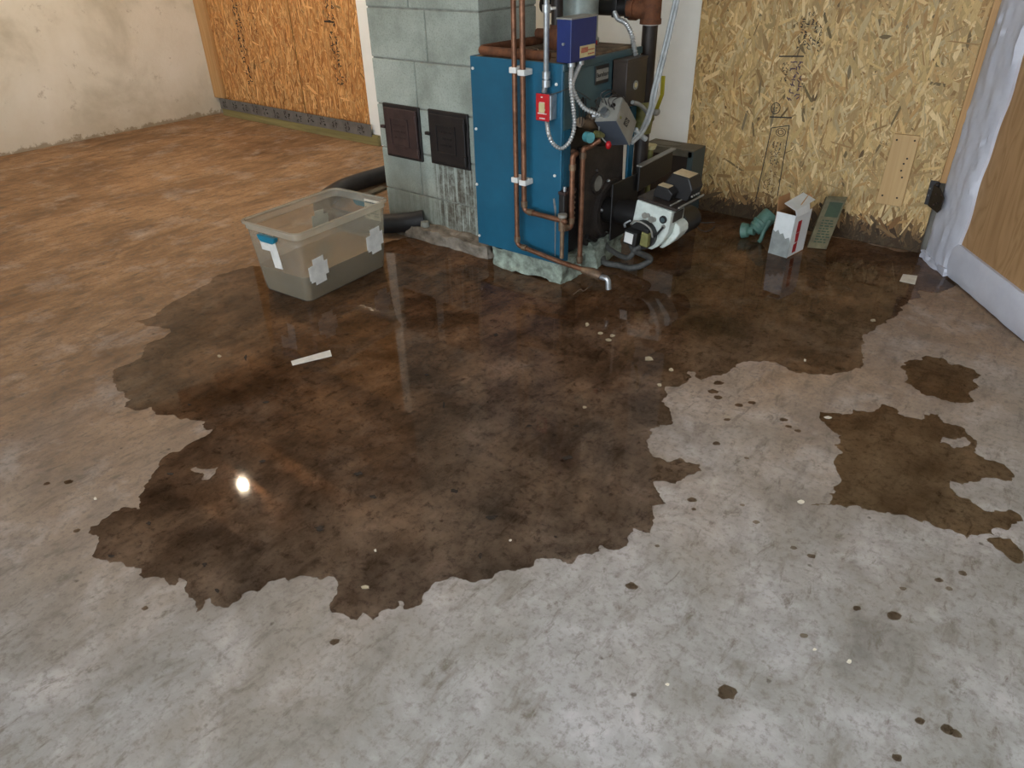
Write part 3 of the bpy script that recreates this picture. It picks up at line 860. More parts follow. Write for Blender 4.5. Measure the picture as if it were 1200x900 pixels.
# red emergency switch
sw = thing('emergency_switch', (-1.71, 2.34, .66), 'red emergency switch plate on a small grey metal box', 'switch')
a = ony(628, 109, 2.333); b = ony(643.5, 143, 2.333)
MB().box(a.x + .002, b.x + .004, 2.3375, BY0 - .0005, b.z + .004, a.z - .004).build('back_box', M['steel'], sw, bevel=.003)
pl_ = MB().box(a.x, b.x, 2.3315, 2.337, b.z, a.z).build('switch_plate', M['red'], sw, bevel=.003)
cx, W = (a.x + b.x) / 2, (b.x - a.x)
MB().box(cx - .013, cx + .013, 2.3245, 2.3315, (a.z + b.z) / 2 - .018, (a.z + b.z) / 2 + .018).build('toggle', M['cream_label'], pl_, bevel=.002)
g = MB()
H_ = a.z - b.z
for (fx0, fx1, fz0, fz1) in ((.40, .54, .86, .90), (.30, .70, .66, .70), (.16, .84, .26, .30), (.30, .72, .08, .125), (.66, .76, .40, .46)):
    n = max(1, int((fx1 - fx0) / .07))
    for k in range(n):
        x0 = a.x + W * (fx0 + (fx1 - fx0) * k / n)
        g.box(x0, x0 + W * .055, 2.3303, 2.3315, b.z + H_ * fz0, b.z + H_ * fz1)
g.build('plate_print', M['white_clip'], pl_)

# armoured cables
def flex(pts, r=.0092, pitch=.011):
    path = smooth_path(pts, 14)
    out = []; acc = 0
    # resample
    d = [0]
    for i in range(1, len(path)): d.append(d[-1] + (path[i] - path[i - 1]).length)
    n = int(d[-1] / (pitch / 2)); k = 0; rs = []
    for i in range(n + 1):
        s_ = d[-1] * i / n
        while k < len(d) - 2 and d[k + 1] < s_: k += 1
        t_ = (s_ - d[k]) / max(1e-6, d[k + 1] - d[k])
        out.append(path[k].lerp(path[k + 1], t_)); rs.append(r if i % 2 else r * .70)
    return MB().tube(out, rs, 10)
nd = Vector((.5, -.85, 0)).normalized(); P0 = Vector((-1.63, 2.33, .8))
path = [(-1.63, 2.41, .892)] + [onplane(px, py, P0, nd) for px, py in ((669, 100), (672, 128), (673, 148), (668, 165), (658, 174), (648, 168), (643, 157))] + [((a.x + b.x) / 2 + .004, 2.355, b.z + .004)]
tag(flex(path).build('armoured_cable', M['flex'], None, smooth=True), 'ribbed steel cable looping from navy box down and up to red switch', 'cable')
path = [(-1.63, 2.47, .892)] + [onx(px, py, X) for px, py, X in ((671, 98, -1.60), (675, 113, -1.585), (684, 126, -1.56), (695, 132, -1.53), (703, 135, -1.515))]
tag(flex(path).build('armoured_cable', M['flex'], None, smooth=True), 'ribbed steel cable curving from navy box to the tilted grey box', 'cable')
path = [ony(720, 14, 2.93), ony(724, 22, 2.91), ony(733, 27, 2.89), ony(740, 40, 2.87), ony(743, 55, 2.86), Vector((-1.612, 2.862, .877))]
tag(flex(path, .011).build('armoured_cable', M['flex'], None, smooth=True), 'ribbed steel cable hanging from the black horizontal pipe to dark cabinet', 'cable')

pts = [onx(646, 111, -1.68), onx(655, 108, -1.655), onx(668, 104, -1.64), onx(682, 110, -1.63), onx(692, 117, -1.62)]
tag(MB().tube(smooth_path(pts, 6), .0022, 6).build('thin_wire', M['hose_grey'], None, smooth=True), 'thin loose wire running from the red switch across the boiler front', 'wire')
# tilted grey box on the front
V = onx(722, 142, -1.50)
A = Vector((-.9838, -.1292, -.1241)); B = Vector((-.0035, .7064, -.7078)); C = Vector((-.1791, .6959, .6955))
k_ = V.y / 2.4886
da, db, dc = .0905 * k_, .1587 * k_, .1061 * k_
aq = thing('aquastat_box', (V.x - .05, V.y + .08, V.z - .1), 'grey box tilted on edge with dark diamond emblem on boiler front', 'electrical box')
cs = [V, V + A * da, V + A * da + B * db, V + B * db]
MB().prism([p + C * .0 for p in cs], C * dc * .93).build('case', M['slate_box'], aq, bevel=.003)
# lid (right side and top of the box)
MB().prism([V - A * .004 - B * .003 - C * .002, V - A * .004 + B * (db + .002) - C * .002, V - A * .004 + B * (db + .002) + C * (dc + .003), V - A * .004 - B * .003 + C * (dc + .003)], A * .0035).build('cover', M['grey_box'], aq, bevel=.002)
MB().prism([V - B * .0035, V + A * da - B * .0035, V + A * da + C * dc - B * .0035, V + C * dc - B * .0035], B * .003).build('cover', M['grey_box'], aq, bevel=.002)
ce = V + B * db * .48 + C * dc * .45 - A * .0045
dm = [ce - (B + C) * .018 * 1.25, ce + (B - C) * .014, ce + (B + C) * .018 * 1.25, ce - (B - C) * .014]
em = MB().prism(dm, -A * .001).build('emblem', M['black'], aq)
e2 = MB()
for s_ in (-.005, 0, .005):
    q = ce + (B - C) * s_ - A * .0012
    e2.prism([q - (B + C) * .010 - (B - C) * .001, q + (B + C) * .010 - (B - C) * .001, q + (B + C) * .010 + (B - C) * .001, q - (B + C) * .010 + (B - C) * .001], -A * .0006)
e2.build('emblem_bars', M['grey_box'], em)
MB().sphere(V + B * .02 + C * .03 - A * .002, .007, 10, 6).build('screw', M['brass'], aq, smooth=True)
MB().cyl(V + A * .05 + C * .03 - B * .004, V + A * .05 + C * .03 - B * .03, .016, 14).build('cable_clamp', M['steel'], aq, smooth=True)
MB().cyl(V + A * .075 + C * .03 - B * .004, V + A * .105 + C * .02 - B * .012, .012, 14).build('cable_clamp', M['steel'], aq, smooth=True)
MB().cyl(V + A * .03 + C * .07 - B * .003, V + A * .03 + C * .07 - B * .006, .010, 14).build('knockout', M['pipe_black'], aq, smooth=True)
wr = MB()
for k in range(4):
    q = V + A * (.02 + .02 * k) + C * (.05 + .012 * k) - B * .004
    wr.tube(smooth_path([q, q + Vector((-.01, .0, .03)), q + Vector((.012, .03, .045)), q + Vector((.02, .06, .02))], 6), .0022, 6)
wr.build('wires', M['pipe_black'], aq, smooth=True)
pb = V + A * da + B * db * .35
red_l = onx(713, 170, -1.53)
MB().sphere(red_l, .012, 10, 8, (1, 1, 1.4)).build('red_knob', M['red'], aq, smooth=True)
MB().tube(smooth_path([V + A * .085 + B * .03, V + A * .095 + B * .07 - C * .01, red_l], 6), .003, 6).build('lead', M['flex'], aq, smooth=True)

# pipework in the open front: brass tee, gauge knob, fittings
tr = thing('front_valve_train', (-1.63, 2.52, .5), 'tarnished brass fittings with green knob behind the tilted grey box', 'pipe fittings')
tq = [onx(px, py, -1.625) for px, py in ((680, 143), (692, 145), (700, 146))]
MB().tube([tq[0], tq[1], tq[2]], [.020, .024, .018], 12).build('tee', M['copper_dull'], tr, smooth=True)
MB().sphere(tq[1] + Vector((0, 0, .02)), .022, 10, 8).build('tee_boss', M['copper_dull'], tr, smooth=True)
q = onx(687, 160, -1.60); MB().cyl(q, q + Vector((.028, -.01, 0)), .021, 14).build('green_knob', M['aqua'], tr, smooth=True)
q = onx(697, 157, -1.60); MB().tube([q, q + Vector((.02, 0, 0)), q + Vector((.02, .03, -.01))], [.014, .014, .010], 10).build('union', M['brass'], tr, smooth=True)
q = onx(702, 160, -1.59); MB().sphere(q, .012, 8, 6).build('union', M['steel'], tr, smooth=True)
wr = MB(); rr = random.Random(9)
for k in range(9):
    c0 = onx(rr.uniform(675, 700), rr.uniform(118, 135), -1.61)
    wr.tube(smooth_path([c0, c0 + Vector((.01, rr.uniform(-.03, .05), rr.uniform(-.03, .04))), c0 + Vector((.0, rr.uniform(0, .07), rr.uniform(-.09, -.02)))], 5), .0018, 6)
wr.build('wires', M['pipe_black'], tr, smooth=True)

# copper lines on the front
def cline(name, pts, r, mat, label, joints=(), bend=.02, cat='pipe'):
    t = thing(name, tuple(Vector(pts[-1])), label, cat)
    MB().tube(bend_path(pts, bend), r, 12).build('pipe_run', mat, t, smooth=True)
    for p, d in joints:
        p = Vector(p); d = Vector(d).normalized()
        MB().cyl(p - d * r * 1.1, p + d * r * 1.1, r * 1.28, 12).build('solder_joint', M['copper_dull'], t, smooth=True)
    return t
FXc = -1.605
p1 = onx(671, 190, FXc); p2 = onx(670, 266, FXc)
up = (0, 0, 1)
cline('copper_line', [(FXc - .03, p1.y + .045, onx(680, 178, FXc).z), (FXc, p1.y + .03, onx(679, 179, FXc).z), (FXc, p1.y, onx(672, 182, FXc).z), (FXc, p1.y, p2.z), (FXc - .02, p1.y - .03, p2.z - .004)], .011, M['copper'],
      'short copper pipe with top elbow, left of the two on boiler front', [((FXc, p1.y, p1.z - .02), up), ((FXc, p1.y, p2.z + .03), up)])
p1 = onx(683, 185, FXc); p2 = onx(681, 307, FXc)
cline('copper_line', [onx(703, 164, -1.57), (FXc + .005, p1.y + .03, onx(690, 172, FXc).z), (FXc, p1.y, onx(683, 174, FXc).z), (FXc, p1.y, p2.z)], .011, M['copper'],
      'long copper pipe down the boiler front to the pad, right of the pair', [((FXc, p1.y, onx(683, 182, FXc).z), up), ((FXc, p1.y, p2.z + .02), up)])
# stop valve where the pipe turns the corner
vx = onx(659, 262, -1.612)
sv = thing('drain_valve', (-1.612, vx.y, .2), 'grey stop valve with flat cap on the boiler corner', 'valve')
MB().tube([(-1.612, vx.y, onx(659, 302, -1.612).z), (-1.612, vx.y, vx.z - .03), (-1.612, vx.y, vx.z - .03), (-1.612, vx.y, vx.z + .03)], [.009, .009, .016, .016], 12).build('body', M['copper_dull'], sv, smooth=True)
MB().cyl((-1.612, vx.y, onx(659, 251, -1.612).z - .012), (-1.612, vx.y, onx(659, 251, -1.612).z), .019, 16).build('cap', M['grey_box'], sv, smooth=True)
MB().cyl((-1.612, vx.y + .012, vx.z - .02), (-1.612, vx.y + .055, vx.z - .03), .012, 12).build('side_outlet', M['copper_dull'], sv, smooth=True)
# dark block of the low-water unit beside the copper lines
q0 = onx(659, 226, -1.628); q1 = onx(678, 262, -1.628)
lw = thing('pump_flange', (-1.63, q0.y + .03, q1.z), 'small black flange unit with bolts beside the copper lines', 'pump')
MB().box(-1.646, -1.618, q0.y, q0.y + .075, q1.z, q0.z).build('body', M['black'], lw, bevel=.004)
MB().box(-1.646, -1.612, q0.y - .005, q0.y + .08, q0.z - .008, q0.z + .004).build('top_flange', M['iron_brown'], lw, bevel=.002)
MB().cyl((-1.625, q0.y + .012, q0.z), (-1.625, q0.y + .012, q0.z + .022), .007, 8).build('bolt', M['steel'], lw)
for k in range(6):
    MB().sphere((-1.617, q0.y + .07, q0.z - .012 - k * .022), .007, 8, 6).build('bolt', M['copper_dull'], lw, smooth=True)

# tall copper pipes in front of the side panel
YP = 2.338
a0 = ony(603, 82, YP); a1 = ony(606, 283, YP)
xA = (a0.x + a1.x) / 2; zA = ony(606, 287, YP).z
endp = [ony(657, 307, 2.345), ony(690, 318, 2.345)]
tA = cline('copper_pipe', [(xA, YP, ZC), (xA, YP, zA), (endp[0].x, YP + .005, endp[0].z), (endp[1].x + .01, YP + .005, endp[1].z)], .0105, M['copper'],
           'left tall copper pipe turning right along the bottom of boiler to a faucet', [((xA, YP, zA + .028), up), ((xA + .04, YP, zA - .004), (1, 0, 0))], .022)
fe = Vector((endp[1].x, YP + .005, endp[1].z))
MB().tube([fe - Vector((.03, 0, 0)), fe + Vector((.02, 0, 0)), fe + Vector((.055, 0, -.006)), fe + Vector((.06, 0, -.008))], [.014, .021, .018, .018], 14).build('faucet', M['copper_dull'], tA, smooth=True)
f2 = fe + Vector((.06, 0, -.008))
MB().tube(bend_path([f2, f2 + Vector((.035, 0, 0)), f2 + Vector((.04, 0, -.045))], .015), .012, 12).build('spout', M['steel'], tA, smooth=True)
b0 = ony(613, 82, YP); b1 = ony(614, 240, YP)
xB = (b0.x + b1.x) / 2; zB = ony(614, 247, YP).z; eB = ony(656, 258, YP)
tB = cline('copper_pipe', [(xB, YP, ZC), (xB, YP, zB), (eB.x + .03, YP, eB.z), (-1.612, vx.y, vx.z)], .011, M['copper'],
           'right tall copper pipe turning at mid height to the corner valve', [((xB, YP, zB + .03), up), ((xB + .035, YP, zB), (1, 0, 0))], .022)
for i, (px, py) in enumerate(((603, 82), (608, 211))):
    za = ony(px, py, YP).z
    for x, tt in ((xA, tA), (xB, tB)):
        zz = za - (.006 if tt is tB else 0)
        MB().box(x - .017, x + .017, YP - .014, BY0 - .0005, zz - .011, zz + .011).build('pipe_clip', M['white_clip'], tt, bevel=.003)

# black main with rusty tee at the right
YV = 3.02
vp0 = ony(759, 70, YV)
mainp = thing('iron_main', (vp0.x, YV, .1), 'black iron standpipe with big rusty tee right of the boiler', 'pipe')
zt = ony(762, 28, YV).z
MB().cyl((vp0.x, YV, .20), (vp0.x, YV, zt + .02), .033, 22).build('standpipe', M['pipe_black'], mainp, smooth=True)
zt0 = ony(762, 10, YV).z
MB().tube([(vp0.x, YV, zt), (vp0.x, YV, zt + .02), (vp0.x, YV, zt + .02), (vp0.x, YV, zt + .2)], [.046, .046, .042, .042], 20).build('tee', M['rust'], mainp, smooth=True)
MB().cyl((vp0.x, YV, zt - .004), (vp0.x, YV, zt + .002), .036, 20).build('thread_tape', M['white_clip'], mainp, smooth=True)
MB().tube([(vp0.x - .10, YV, zt0), (vp0.x - .07, YV, zt0), (vp0.x - .07, YV, zt0), (vp0.x, YV, zt0)], [.048, .048, .042, .042], 20).build('tee', M['rust'], mainp, smooth=True)
hl = ony(690, 10, YV)
MB().cyl((hl.x - .25, YV, zt0), (vp0.x - .09, YV, zt0), .034, 20).build('cross_pipe', M['black'], mainp, smooth=True)
for px in (722, 737):
    q = ony(px, 4, YV - .02); MB().box(q.x - .012, q.x + .012, YV - .037, YV + .037, zt0 - .037, zt0 + .06).build('hanger', M['black'], mainp, bevel=.003)
MB().cyl((vp0.x, YV, zt + .2), (vp0.x, YV, ZC), .033, 20).build('standpipe', M['pipe_black'], mainp, smooth=True)
v0 = ony(752, 118, YV); v1 = ony(752, 150, YV)
MB().tube([(vp0.x, YV, v1.z - .02), (vp0.x, YV, v1.z + .03), (vp0.x, YV, v1.z + .04), (vp0.x, YV, v0.z - .03), (vp0.x, YV, v0.z)], [.038, .044, .050, .044, .04], 20).build('ball_valve', M['brass'], mainp, smooth=True)
st0 = ony(769, 131, YV - .03)
MB().sphere(st0, .018, 12, 8).build('valve_nut', M['grey_box'], mainp, smooth=True)
h0, h1, h2 = ony(769, 128, YV - .05), ony(775.5, 111, YV - .06), ony(777, 89, YV - .06)
hd = MB()
for (pa, pb_) in ((h0, h1), (h1, h2)):
    d = (pb_ - pa); sd = Vector((.009, 0, 0)) if d.z > abs(d.x) * 1.5 else Vector((.006, 0, -.006))
    hd.prism([pa - sd, pa + sd, pb_ + sd, pb_ - sd], (0, .006, 0))
hd.build('valve_handle', M['yellow'], mainp, bevel=.002)
wp = [onx(703 + 0, 0, -1.6)]
# pair of grey cables swinging down to the front
for k, (dx, lab) in enumerate(((0, 'grey cable sweeping from the ceiling past yellow valve handle, left of the pair'), (5, 'grey cable sweeping from the ceiling past yellow valve handle, right of the pair'))):
    dx *= .75
    p0_, p1_ = ony(791 + dx, 0, 2.93), ony(777 + dx, 60, 2.91)
    pts = [p0_ + (p0_ - p1_) * ((ZC - p0_.z) / (p0_.z - p1_.z) * f_) for f_ in (1, .6, .3)] + [p0_, p1_, ony(765.5 + dx, 105, 2.88), ony(762 + dx, 124, 2.85), ony(756 + dx, 143, 2.80), ony(748 + dx, 157, 2.74), ony(738 + dx * .6, 166 + k * 2, 2.68)]
    tag(MB().tube(smooth_path(pts, 8), .0075, 8).build('hanging_cable', M['cable_grey'], None, smooth=True), lab, 'cable', 'grey cables beside the iron main')
pts = [ony(741, 120, 2.78), ony(750, 123, 2.86), ony(757, 130, 2.93), ony(760, 137, 2.95)]
tag(MB().tube(smooth_path(pts, 6), .009, 8).build('short_cable', M['cable_grey'], None, smooth=True), 'short grey cable stub between tilted box and brass ball valve', 'cable')
pts = [ony(745, 152, 2.72), ony(750, 158, 2.75), ony(757, 163, 2.78)]
tag(MB().tube(smooth_path(pts, 6), .011, 10).build('cable_connector', M['cable_grey'], None, smooth=True), 'stubby grey cable connector at the lower edge of tilted box', 'cable')
# thin pale pipe by the cover
q0, q1 = ony(762, 172, 3.10), ony(756, 208, 3.10)
cv = thing('vent_pipe', (q1.x, 3.10, .1), 'thin cream pipe with flared collar in front of the open steel cover', 'pipe')
MB().cyl((q0.x, 3.10, .02), (q0.x, 3.10, q0.z), .016, 14).build('pipe_run', M['brass'], cv, smooth=True)
r = MB().tube([(q0.x, 3.10, q0.z - .01), (q0.x, 3.10, q0.z + .01), (q0.x, 3.10, q0.z + .012)], [.024, .032, .022], 16)
r.build('collar', M['cream_label'], cv, smooth=True)

# ------------------------------------------------------------------ open steel cover
cc = fl(807, 253)
X1, Y0c = cc.x, cc.y - .03
X0 = X1 - .30; Y1c = Y0c + .145; Zt = .345
cov = thing('burner_cover', ((X0 + X1) / 2, (Y0c + Y1c) / 2, 0), 'slate grey steel cover standing open-fronted on the wet floor by the strand board', 'steel cover')
MB().box(X1 - .005, X1, Y0c, Y1c, 0, Zt).build('side_panel', M['cover_teal'], cov, bevel=.002)
MB().box(X0, X0 + .005, Y0c, Y1c, 0, Zt).build('side_panel', M['cover_teal'], cov, bevel=.002)
MB().box(X0, X1, Y0c - .002, Y1c, Zt, Zt + .006).build('top_panel', M['cover_top'], cov, bevel=.002)
MB().box(X0 + .005, X1 - .005, Y0c + .006, Y0c + .012, .0, Zt - .001).build('dark_front_sheet', M['cover_in'], cov)  # dark sheet across the open front stands in for the shaded inside
MB().box(X1 - .03, X1 - .005, Y0c - .001, Y0c + .004, .0, Zt - .0).build('front_flange', M['cover_teal'], cov, bevel=.002)
MB().box(X0 + .005, X1 - .005, Y0c - .001, Y0c + .004, Zt - .03, Zt).build('front_flange', M['cover_top'], cov, bevel=.002)
tb = [Vector((X0 + .10 + .09 * math.cos(t), Y0c + .075 + .05 * math.sin(t), Zt + .007)) for t in [2 * PI * k / 24 for k in range(25)]]
MB().tube(tb, .0025, 6, False).build('pressed_ring', M['cover_top'], cov, smooth=True)

# ------------------------------------------------------------------ burner
bu = thing('oil_burner', (-1.38, 2.79, .1), 'white oil burner with black motor blocks jutting from the boiler front', 'burner')
Vb = Vector((-1.302, 2.70, .3138))
A = Vector((-.9937, .0305, .1079)); B = Vector((-.1075, .0128, -.9941)); C = Vector((.0317, .9995, .0095))
def bp(a, b, c): return Vb + A * a + B * b + C * c
# scroll housing: flat face towards the viewer, rounded lower right
prof = [(.173, 0), (0, 0), (-.004, .06), (-.002, .10), (.012, .14), (.035, .175), (.060, .197), (.085, .20), (.13, .195), (.165, .17), (.178, .12)]
hs = MB().prism([bp(a, b, 0) for a, b in prof], C * .12).build('fan_housing', M['white_paint'], bu, bevel=.006)
MB().prism([bp(-.004, .012, .02), bp(-.004, .055, .02), bp(-.004, .055, .10), bp(-.004, .012, .10)], -A * .003).build('air_window', M['brown_black'], hs)
pr2 = [(-.004, .06), (-.03, .075), (-.036, .10), (-.024, .13), (.0, .165), (.03, .195), (.05, .197), (.02, .15), (.0, .11)]
MB().prism([bp(a, b, .045) for a, b in pr2], C * .08).build('air_scoop', M['white_paint'], bu, bevel=.006)
cyl = lambda a, b, c0, c1, r, n=22: MB().cyl(bp(a, b, c0), bp(a, b, c1), r, n)
cyl(.03, .045, .0, -.006, .017).build('plug', M['black'], hs, smooth=True)
cyl(.03, .045, -.006, -.009, .010).build('plug_core', M['cover_teal'], hs, smooth=True)
for (a, b, r) in ((.12, .055, .013), (.105, .05, .010), (.085, .062, .014), (.072, .058, .010), (.022, .075, .009)):
    cyl(a, b, 0, -.007, r, 14).build('fitting', M['grey_box'], hs, smooth=True)
cyl(.105, .135, 0, -.035, .062, 28).build('pump_base', M['black'], bu, smooth=True)
pbx = MB().prism([bp(.165, .11, -.035), bp(.10, .11, -.035), bp(.10, .175, -.035), bp(.165, .175, -.035)], -C * .045).build('pump', M['black'], bu, bevel=.006)
MB().prism([bp(.158, .118, -.080), bp(.116, .118, -.080), bp(.116, .165, -.080), bp(.158, .165, -.080)], -C * .002).build('pump_label', M['white_clip'], pbx, bevel=.006)
MB().prism([bp(.09, .10, -.035), bp(.055, .105, -.035), bp(.05, .165, -.035), bp(.09, .165, -.035)], -C * .03).build('solenoid', M['brass'], bu, bevel=.006)
MB().prism([bp(.085, .085, -.03), bp(.06, .085, -.03), bp(.06, .105, -.03), bp(.085, .105, -.03)], -C * .03).build('coil', M['black'], bu, bevel=.004)
MB().tube(smooth_path([bp(.165, .10, -.03), bp(.14, .075, -.045), bp(.10, .068, -.05), bp(.06, .085, -.045), bp(.045, .12, -.04)], 6), .004, 8).build('fuel_tube', M['grey_box'], bu, smooth=True)
MB().tube(smooth_path([bp(.022, .075, -.006), bp(.03, .10, -.03), bp(.045, .118, -.03), bp(.06, .12, -.03)], 6), .005, 8).build('fuel_tube', M['black'], bu, smooth=True)
MB().tube(smooth_path([bp(.175, .09, -.02), bp(.19, .105, -.04), bp(.18, .115, -.05)], 5), .005, 8).build('fuel_tube', M['steel'], bu, smooth=True)
# tray and black blocks on top
tray = MB().prism([bp(.17, -.004, .0), bp(-.02, -.004, .0), bp(-.02, -.004, .20), bp(.17, -.004, .20)], -B * .012).build('top_plate', M['brown_black'], bu, bevel=.002)
MB().prism([bp(-.02, -.016, .01), bp(-.028, -.016, .01), bp(-.028, -.016, .23), bp(-.02, -.016, .23)], -B * .008).build('rail', M['grey_box'], bu, bevel=.002)
MB().prism([bp(.02, -.016, .01), bp(.012, -.016, .01), bp(.012, -.016, .20), bp(.02, -.016, .20)], -B * .006).build('rail', M['grey_box'], bu, bevel=.002)
bl = MB().prism([bp(.125, -.016, .05), bp(.045, -.016, .05), bp(.035, -.05, .05), (bp(.06, -.068, .05)), bp(.115, -.068, .05), bp(.125, -.04, .05)], C * .05).build('control_block', M['black'], bu, bevel=.004)
MB().prism([bp(.113, -.069, .054), bp(.062, -.069, .054), bp(.062, -.069, .098), bp(.113, -.069, .098)], -B * .0015).build('paper_label', M['tan_label'], bl)
bl = MB().prism([bp(.11, -.016, .105), bp(-.01, -.016, .105), bp(-.025, -.07, .105), bp(.0, -.115, .105), bp(.085, -.115, .105), bp(.11, -.07, .105)], C * .10).build('transformer', M['black'], bu, bevel=.006)
MB().prism([bp(.082, -.116, .112), bp(.004, -.116, .112), bp(.004, -.116, .190), bp(.082, -.116, .190)], -B * .0015).build('paper_label', M['tan_label'], bl)
g = MB()
for k in range(4):
    for j in range(4):
        q = bp(-.014 - .0, -.04, .12) + C * (.02 * j) - B * (.016 * k) + A * (.006 * k - .004)
        g.sphere(q - A * (.004), .005, 6, 5)
g.build('terminal_screws', M['grey_box'], bl)
MB().cyl(bp(.02, .10, .12), bp(.02, .10, .24), .055, 24).build('motor', M['black'], bu, smooth=True)
# air tube and mounting plate
MB().cyl(bp(.173, .085, .06), (BX1 - .02, 2.78, .235), .055, 26).build('air_tube', M['black'], bu, smooth=True)
MB().box(-1.60, -1.592, 2.70, 2.93, .12, .38).build('mounting_flange', M['black'], bu, bevel=.004)
MB().prism([(-1.585, 2.90, .415), (-1.585, 3.22, .425), (-1.585, 3.22, .32), (-1.585, 2.90, .30)], (.01, 0, 0)).build('swing_plate', M['black'], bu, bevel=.003)
MB().prism([(-1.592, 2.895, .414), (-1.592, 3.225, .425), (-1.592, 3.225, .432), (-1.592, 2.895, .421)], (.028, 0, 0)).build('plate_edge', M['grey_box'], bu, bevel=.002)
# hoses to the floor
h = [bp(.10, .185, -.03), bp(.115, .205, -.045)] + [fl(px, py, z) for px, py, z in ((762, 303, .07), (752, 311, .04), (738, 314, .022), (726, 311, .02))] + [Vector((-1.60, 2.68, .02)), Vector((-1.64, 2.72, .03))]
tag(MB().tube(smooth_path(h, 8), .014, 12).build('fuel_hose', M['hose_grey'], None, smooth=True), 'grey rubber hose drooping low from the burner pump to the floor', 'hose')
h = [bp(.13, .18, -.03), bp(.145, .195, -.03), fl(742, 296, .11), fl(733, 302, .08), Vector((-1.60, 2.70, .085)), Vector((-1.64, 2.73, .10))]
tag(MB().tube(smooth_path(h, 8), .012, 12).build('fuel_hose', M['hose_grey'], None, smooth=True), 'short grey rubber hose above the drooping one under the burner pump', 'hose')

# ------------------------------------------------------------------ translucent tote
TZ = .32
tote = thing('storage_tote', (-2.563, 1.838, 0), 'clear plastic storage tote with teal handles, taped patches and murky water', 'storage tote', math.radians(4))
TW = WM[tote.name]
def rr_loop(hx, hy, r, z, n=6, cx=0.0, cy=0.0):
    out = []
    for (sx, sy, a0) in ((1, 1, 0), (-1, 1, PI / 2), (-1, -1, PI), (1, -1, 3 * PI / 2)):
        for k in range(n + 1):
            a = a0 + PI / 2 * k / n
            out.append(TW @ Vector((cx + sx * (hx - r) + r * math.cos(a), cy + sy * (hy - r) + r * math.sin(a), z)))
    return out
bx, by, tx, ty = .144, .240, .166, .264
def hxy(z): return bx + (tx - bx) * z / TZ, by + (ty - by) * z / TZ
loops = [rr_loop(bx - .02, by - .02, .02, .004), rr_loop(bx - .004, by - .004, .028, .004)]
for z in (.012, .06, .12, .18, .24, .285):
    a, b = hxy(z); loops.append(rr_loop(a, b, .03, z))
tub = MB().loft(loops, True, False).build('tub', M['plastic'], tote, smooth=True)
so = tub.modifiers.new('wall', 'SOLIDIFY'); so.thickness = .002; so.offset = -1
a, b = hxy(.285)
rim = MB().loft([rr_loop(a, b, .03, .285), rr_loop(a + .006, b + .006, .036, .289), rr_loop(a + .007, b + .007, .036, .308), rr_loop(a + .018, b + .018, .045, .312), rr_loop(a + .018, b + .018, .045, .320), rr_loop(a + .006, b + .006, .036, .3215), rr_loop(a + .004, b + .004, .034, .312)], False, False)  .build('rim', M['plastic_rim'], tote, smooth=True)
so = rim.modifiers.new('wall', 'SOLIDIFY'); so.thickness = .002; so.offset = -1
WZ = .118
a0, b0 = hxy(.006); a1, b1 = hxy(WZ)
MB().loft([rr_loop(a0 - .005, b0 - .005, .026, .0072), rr_loop(a1 - .0035, b1 - .0035, .027, WZ)]).build('murky_water', M['murky'], tote)
def tote_pt(face, u, z, out=.0015):
    hx, hy = hxy(z)
    if face == '+x': p = Vector((hx + out, u, z))
    elif face == '-x': p = Vector((-hx - out, u, z))
    elif face == '-y': p = Vector((u, -hy - out, z))
    else: p = Vector((u, hy + out, z))
    return TW @ p
def tape(face, u, z, w, h, rot=0.0, mat='tape_white', name='tape_patch', out=.0015):
    pts = []
    for (du, dz) in ((-w, -h), (w, -h), (w, h), (-w, h)):
        du, dz = du / 2 * math.cos(rot) - dz / 2 * math.sin(rot), du / 2 * math.sin(rot) + dz / 2 * math.cos(rot)
        pts.append(tote_pt(face, u + du, z + dz, out))
    nrm = (tote_pt(face, u, z, out + .001) - tote_pt(face, u, z, out))
    return MB().prism(pts, nrm).build(name, M[mat], tote)
inv = TW.inverted()
def uz(px, py, X=None, Y=None):
    p = inv @ (onx(px, py, X) if X is not None else ony(px, py, Y))
    return p
for (px, py) in ((371, 316), (441, 282)):
    p = uz(px, py, X=-2.41)
    tape('+x', p.y, p.z, .105, .062, .05); tape('+x', p.y + .004, p.z, .060, .118, .06, out=.0026); tape('+x', p.y - .022, p.z - .006, .05, .075, .0, out=.0037)
p = uz(376, 259, X=-2.73)
tape('-x', p.y, p.z, .10, .06, -.1, out=.0018); tape('-x', p.y, p.z, .055, .10, -.08, out=.003)
p = inv @ ony(320, 296, 1.575)
tape('-y', p.x, p.z, .05, .15, .04); tape('-y', p.x - .025, p.z + .03, .10, .06, .02, out=.0026)
# printed sticker at the far end and small print
tape('+y', .075, .255, .10, .09, 0, 'paper', 'sticker')
g = MB()
rr = random.Random(4)
for r_ in range(6):
    for c_ in range(6):
        if rr.random() < .75:
            q = [tote_pt('+y', .075 + (-.042 + c_ * .014) + d[0], .285 - r_ * .012 + d[1], -.0004) for d in ((0, 0), (.010, 0), (.010, .005), (0, .005))]
            g.prism(q, tote_pt('+y', .075, .25, -.0012) - tote_pt('+y', .075, .25, -.0004))
g.build('sticker_print', M['cover_teal'], tote)
def handle(sy, name='handle'):
    hy = ty + .004
    prof = [(-.056, .286), (-.050, .268), (-.034, .258), (.034, .258), (.050, .268), (.056, .286)]
    pts = [TW @ Vector((x, sy * (hy - .002), z)) for x, z in prof]
    o = (TW @ Vector((0, sy * (hy + .020), 0))) - (TW @ Vector((0, sy * (hy - .002), 0)))
    hd = MB().prism(pts, o).build(name, M['tote_blue'], tote, bevel=.004)
handle(-1); handle(1)

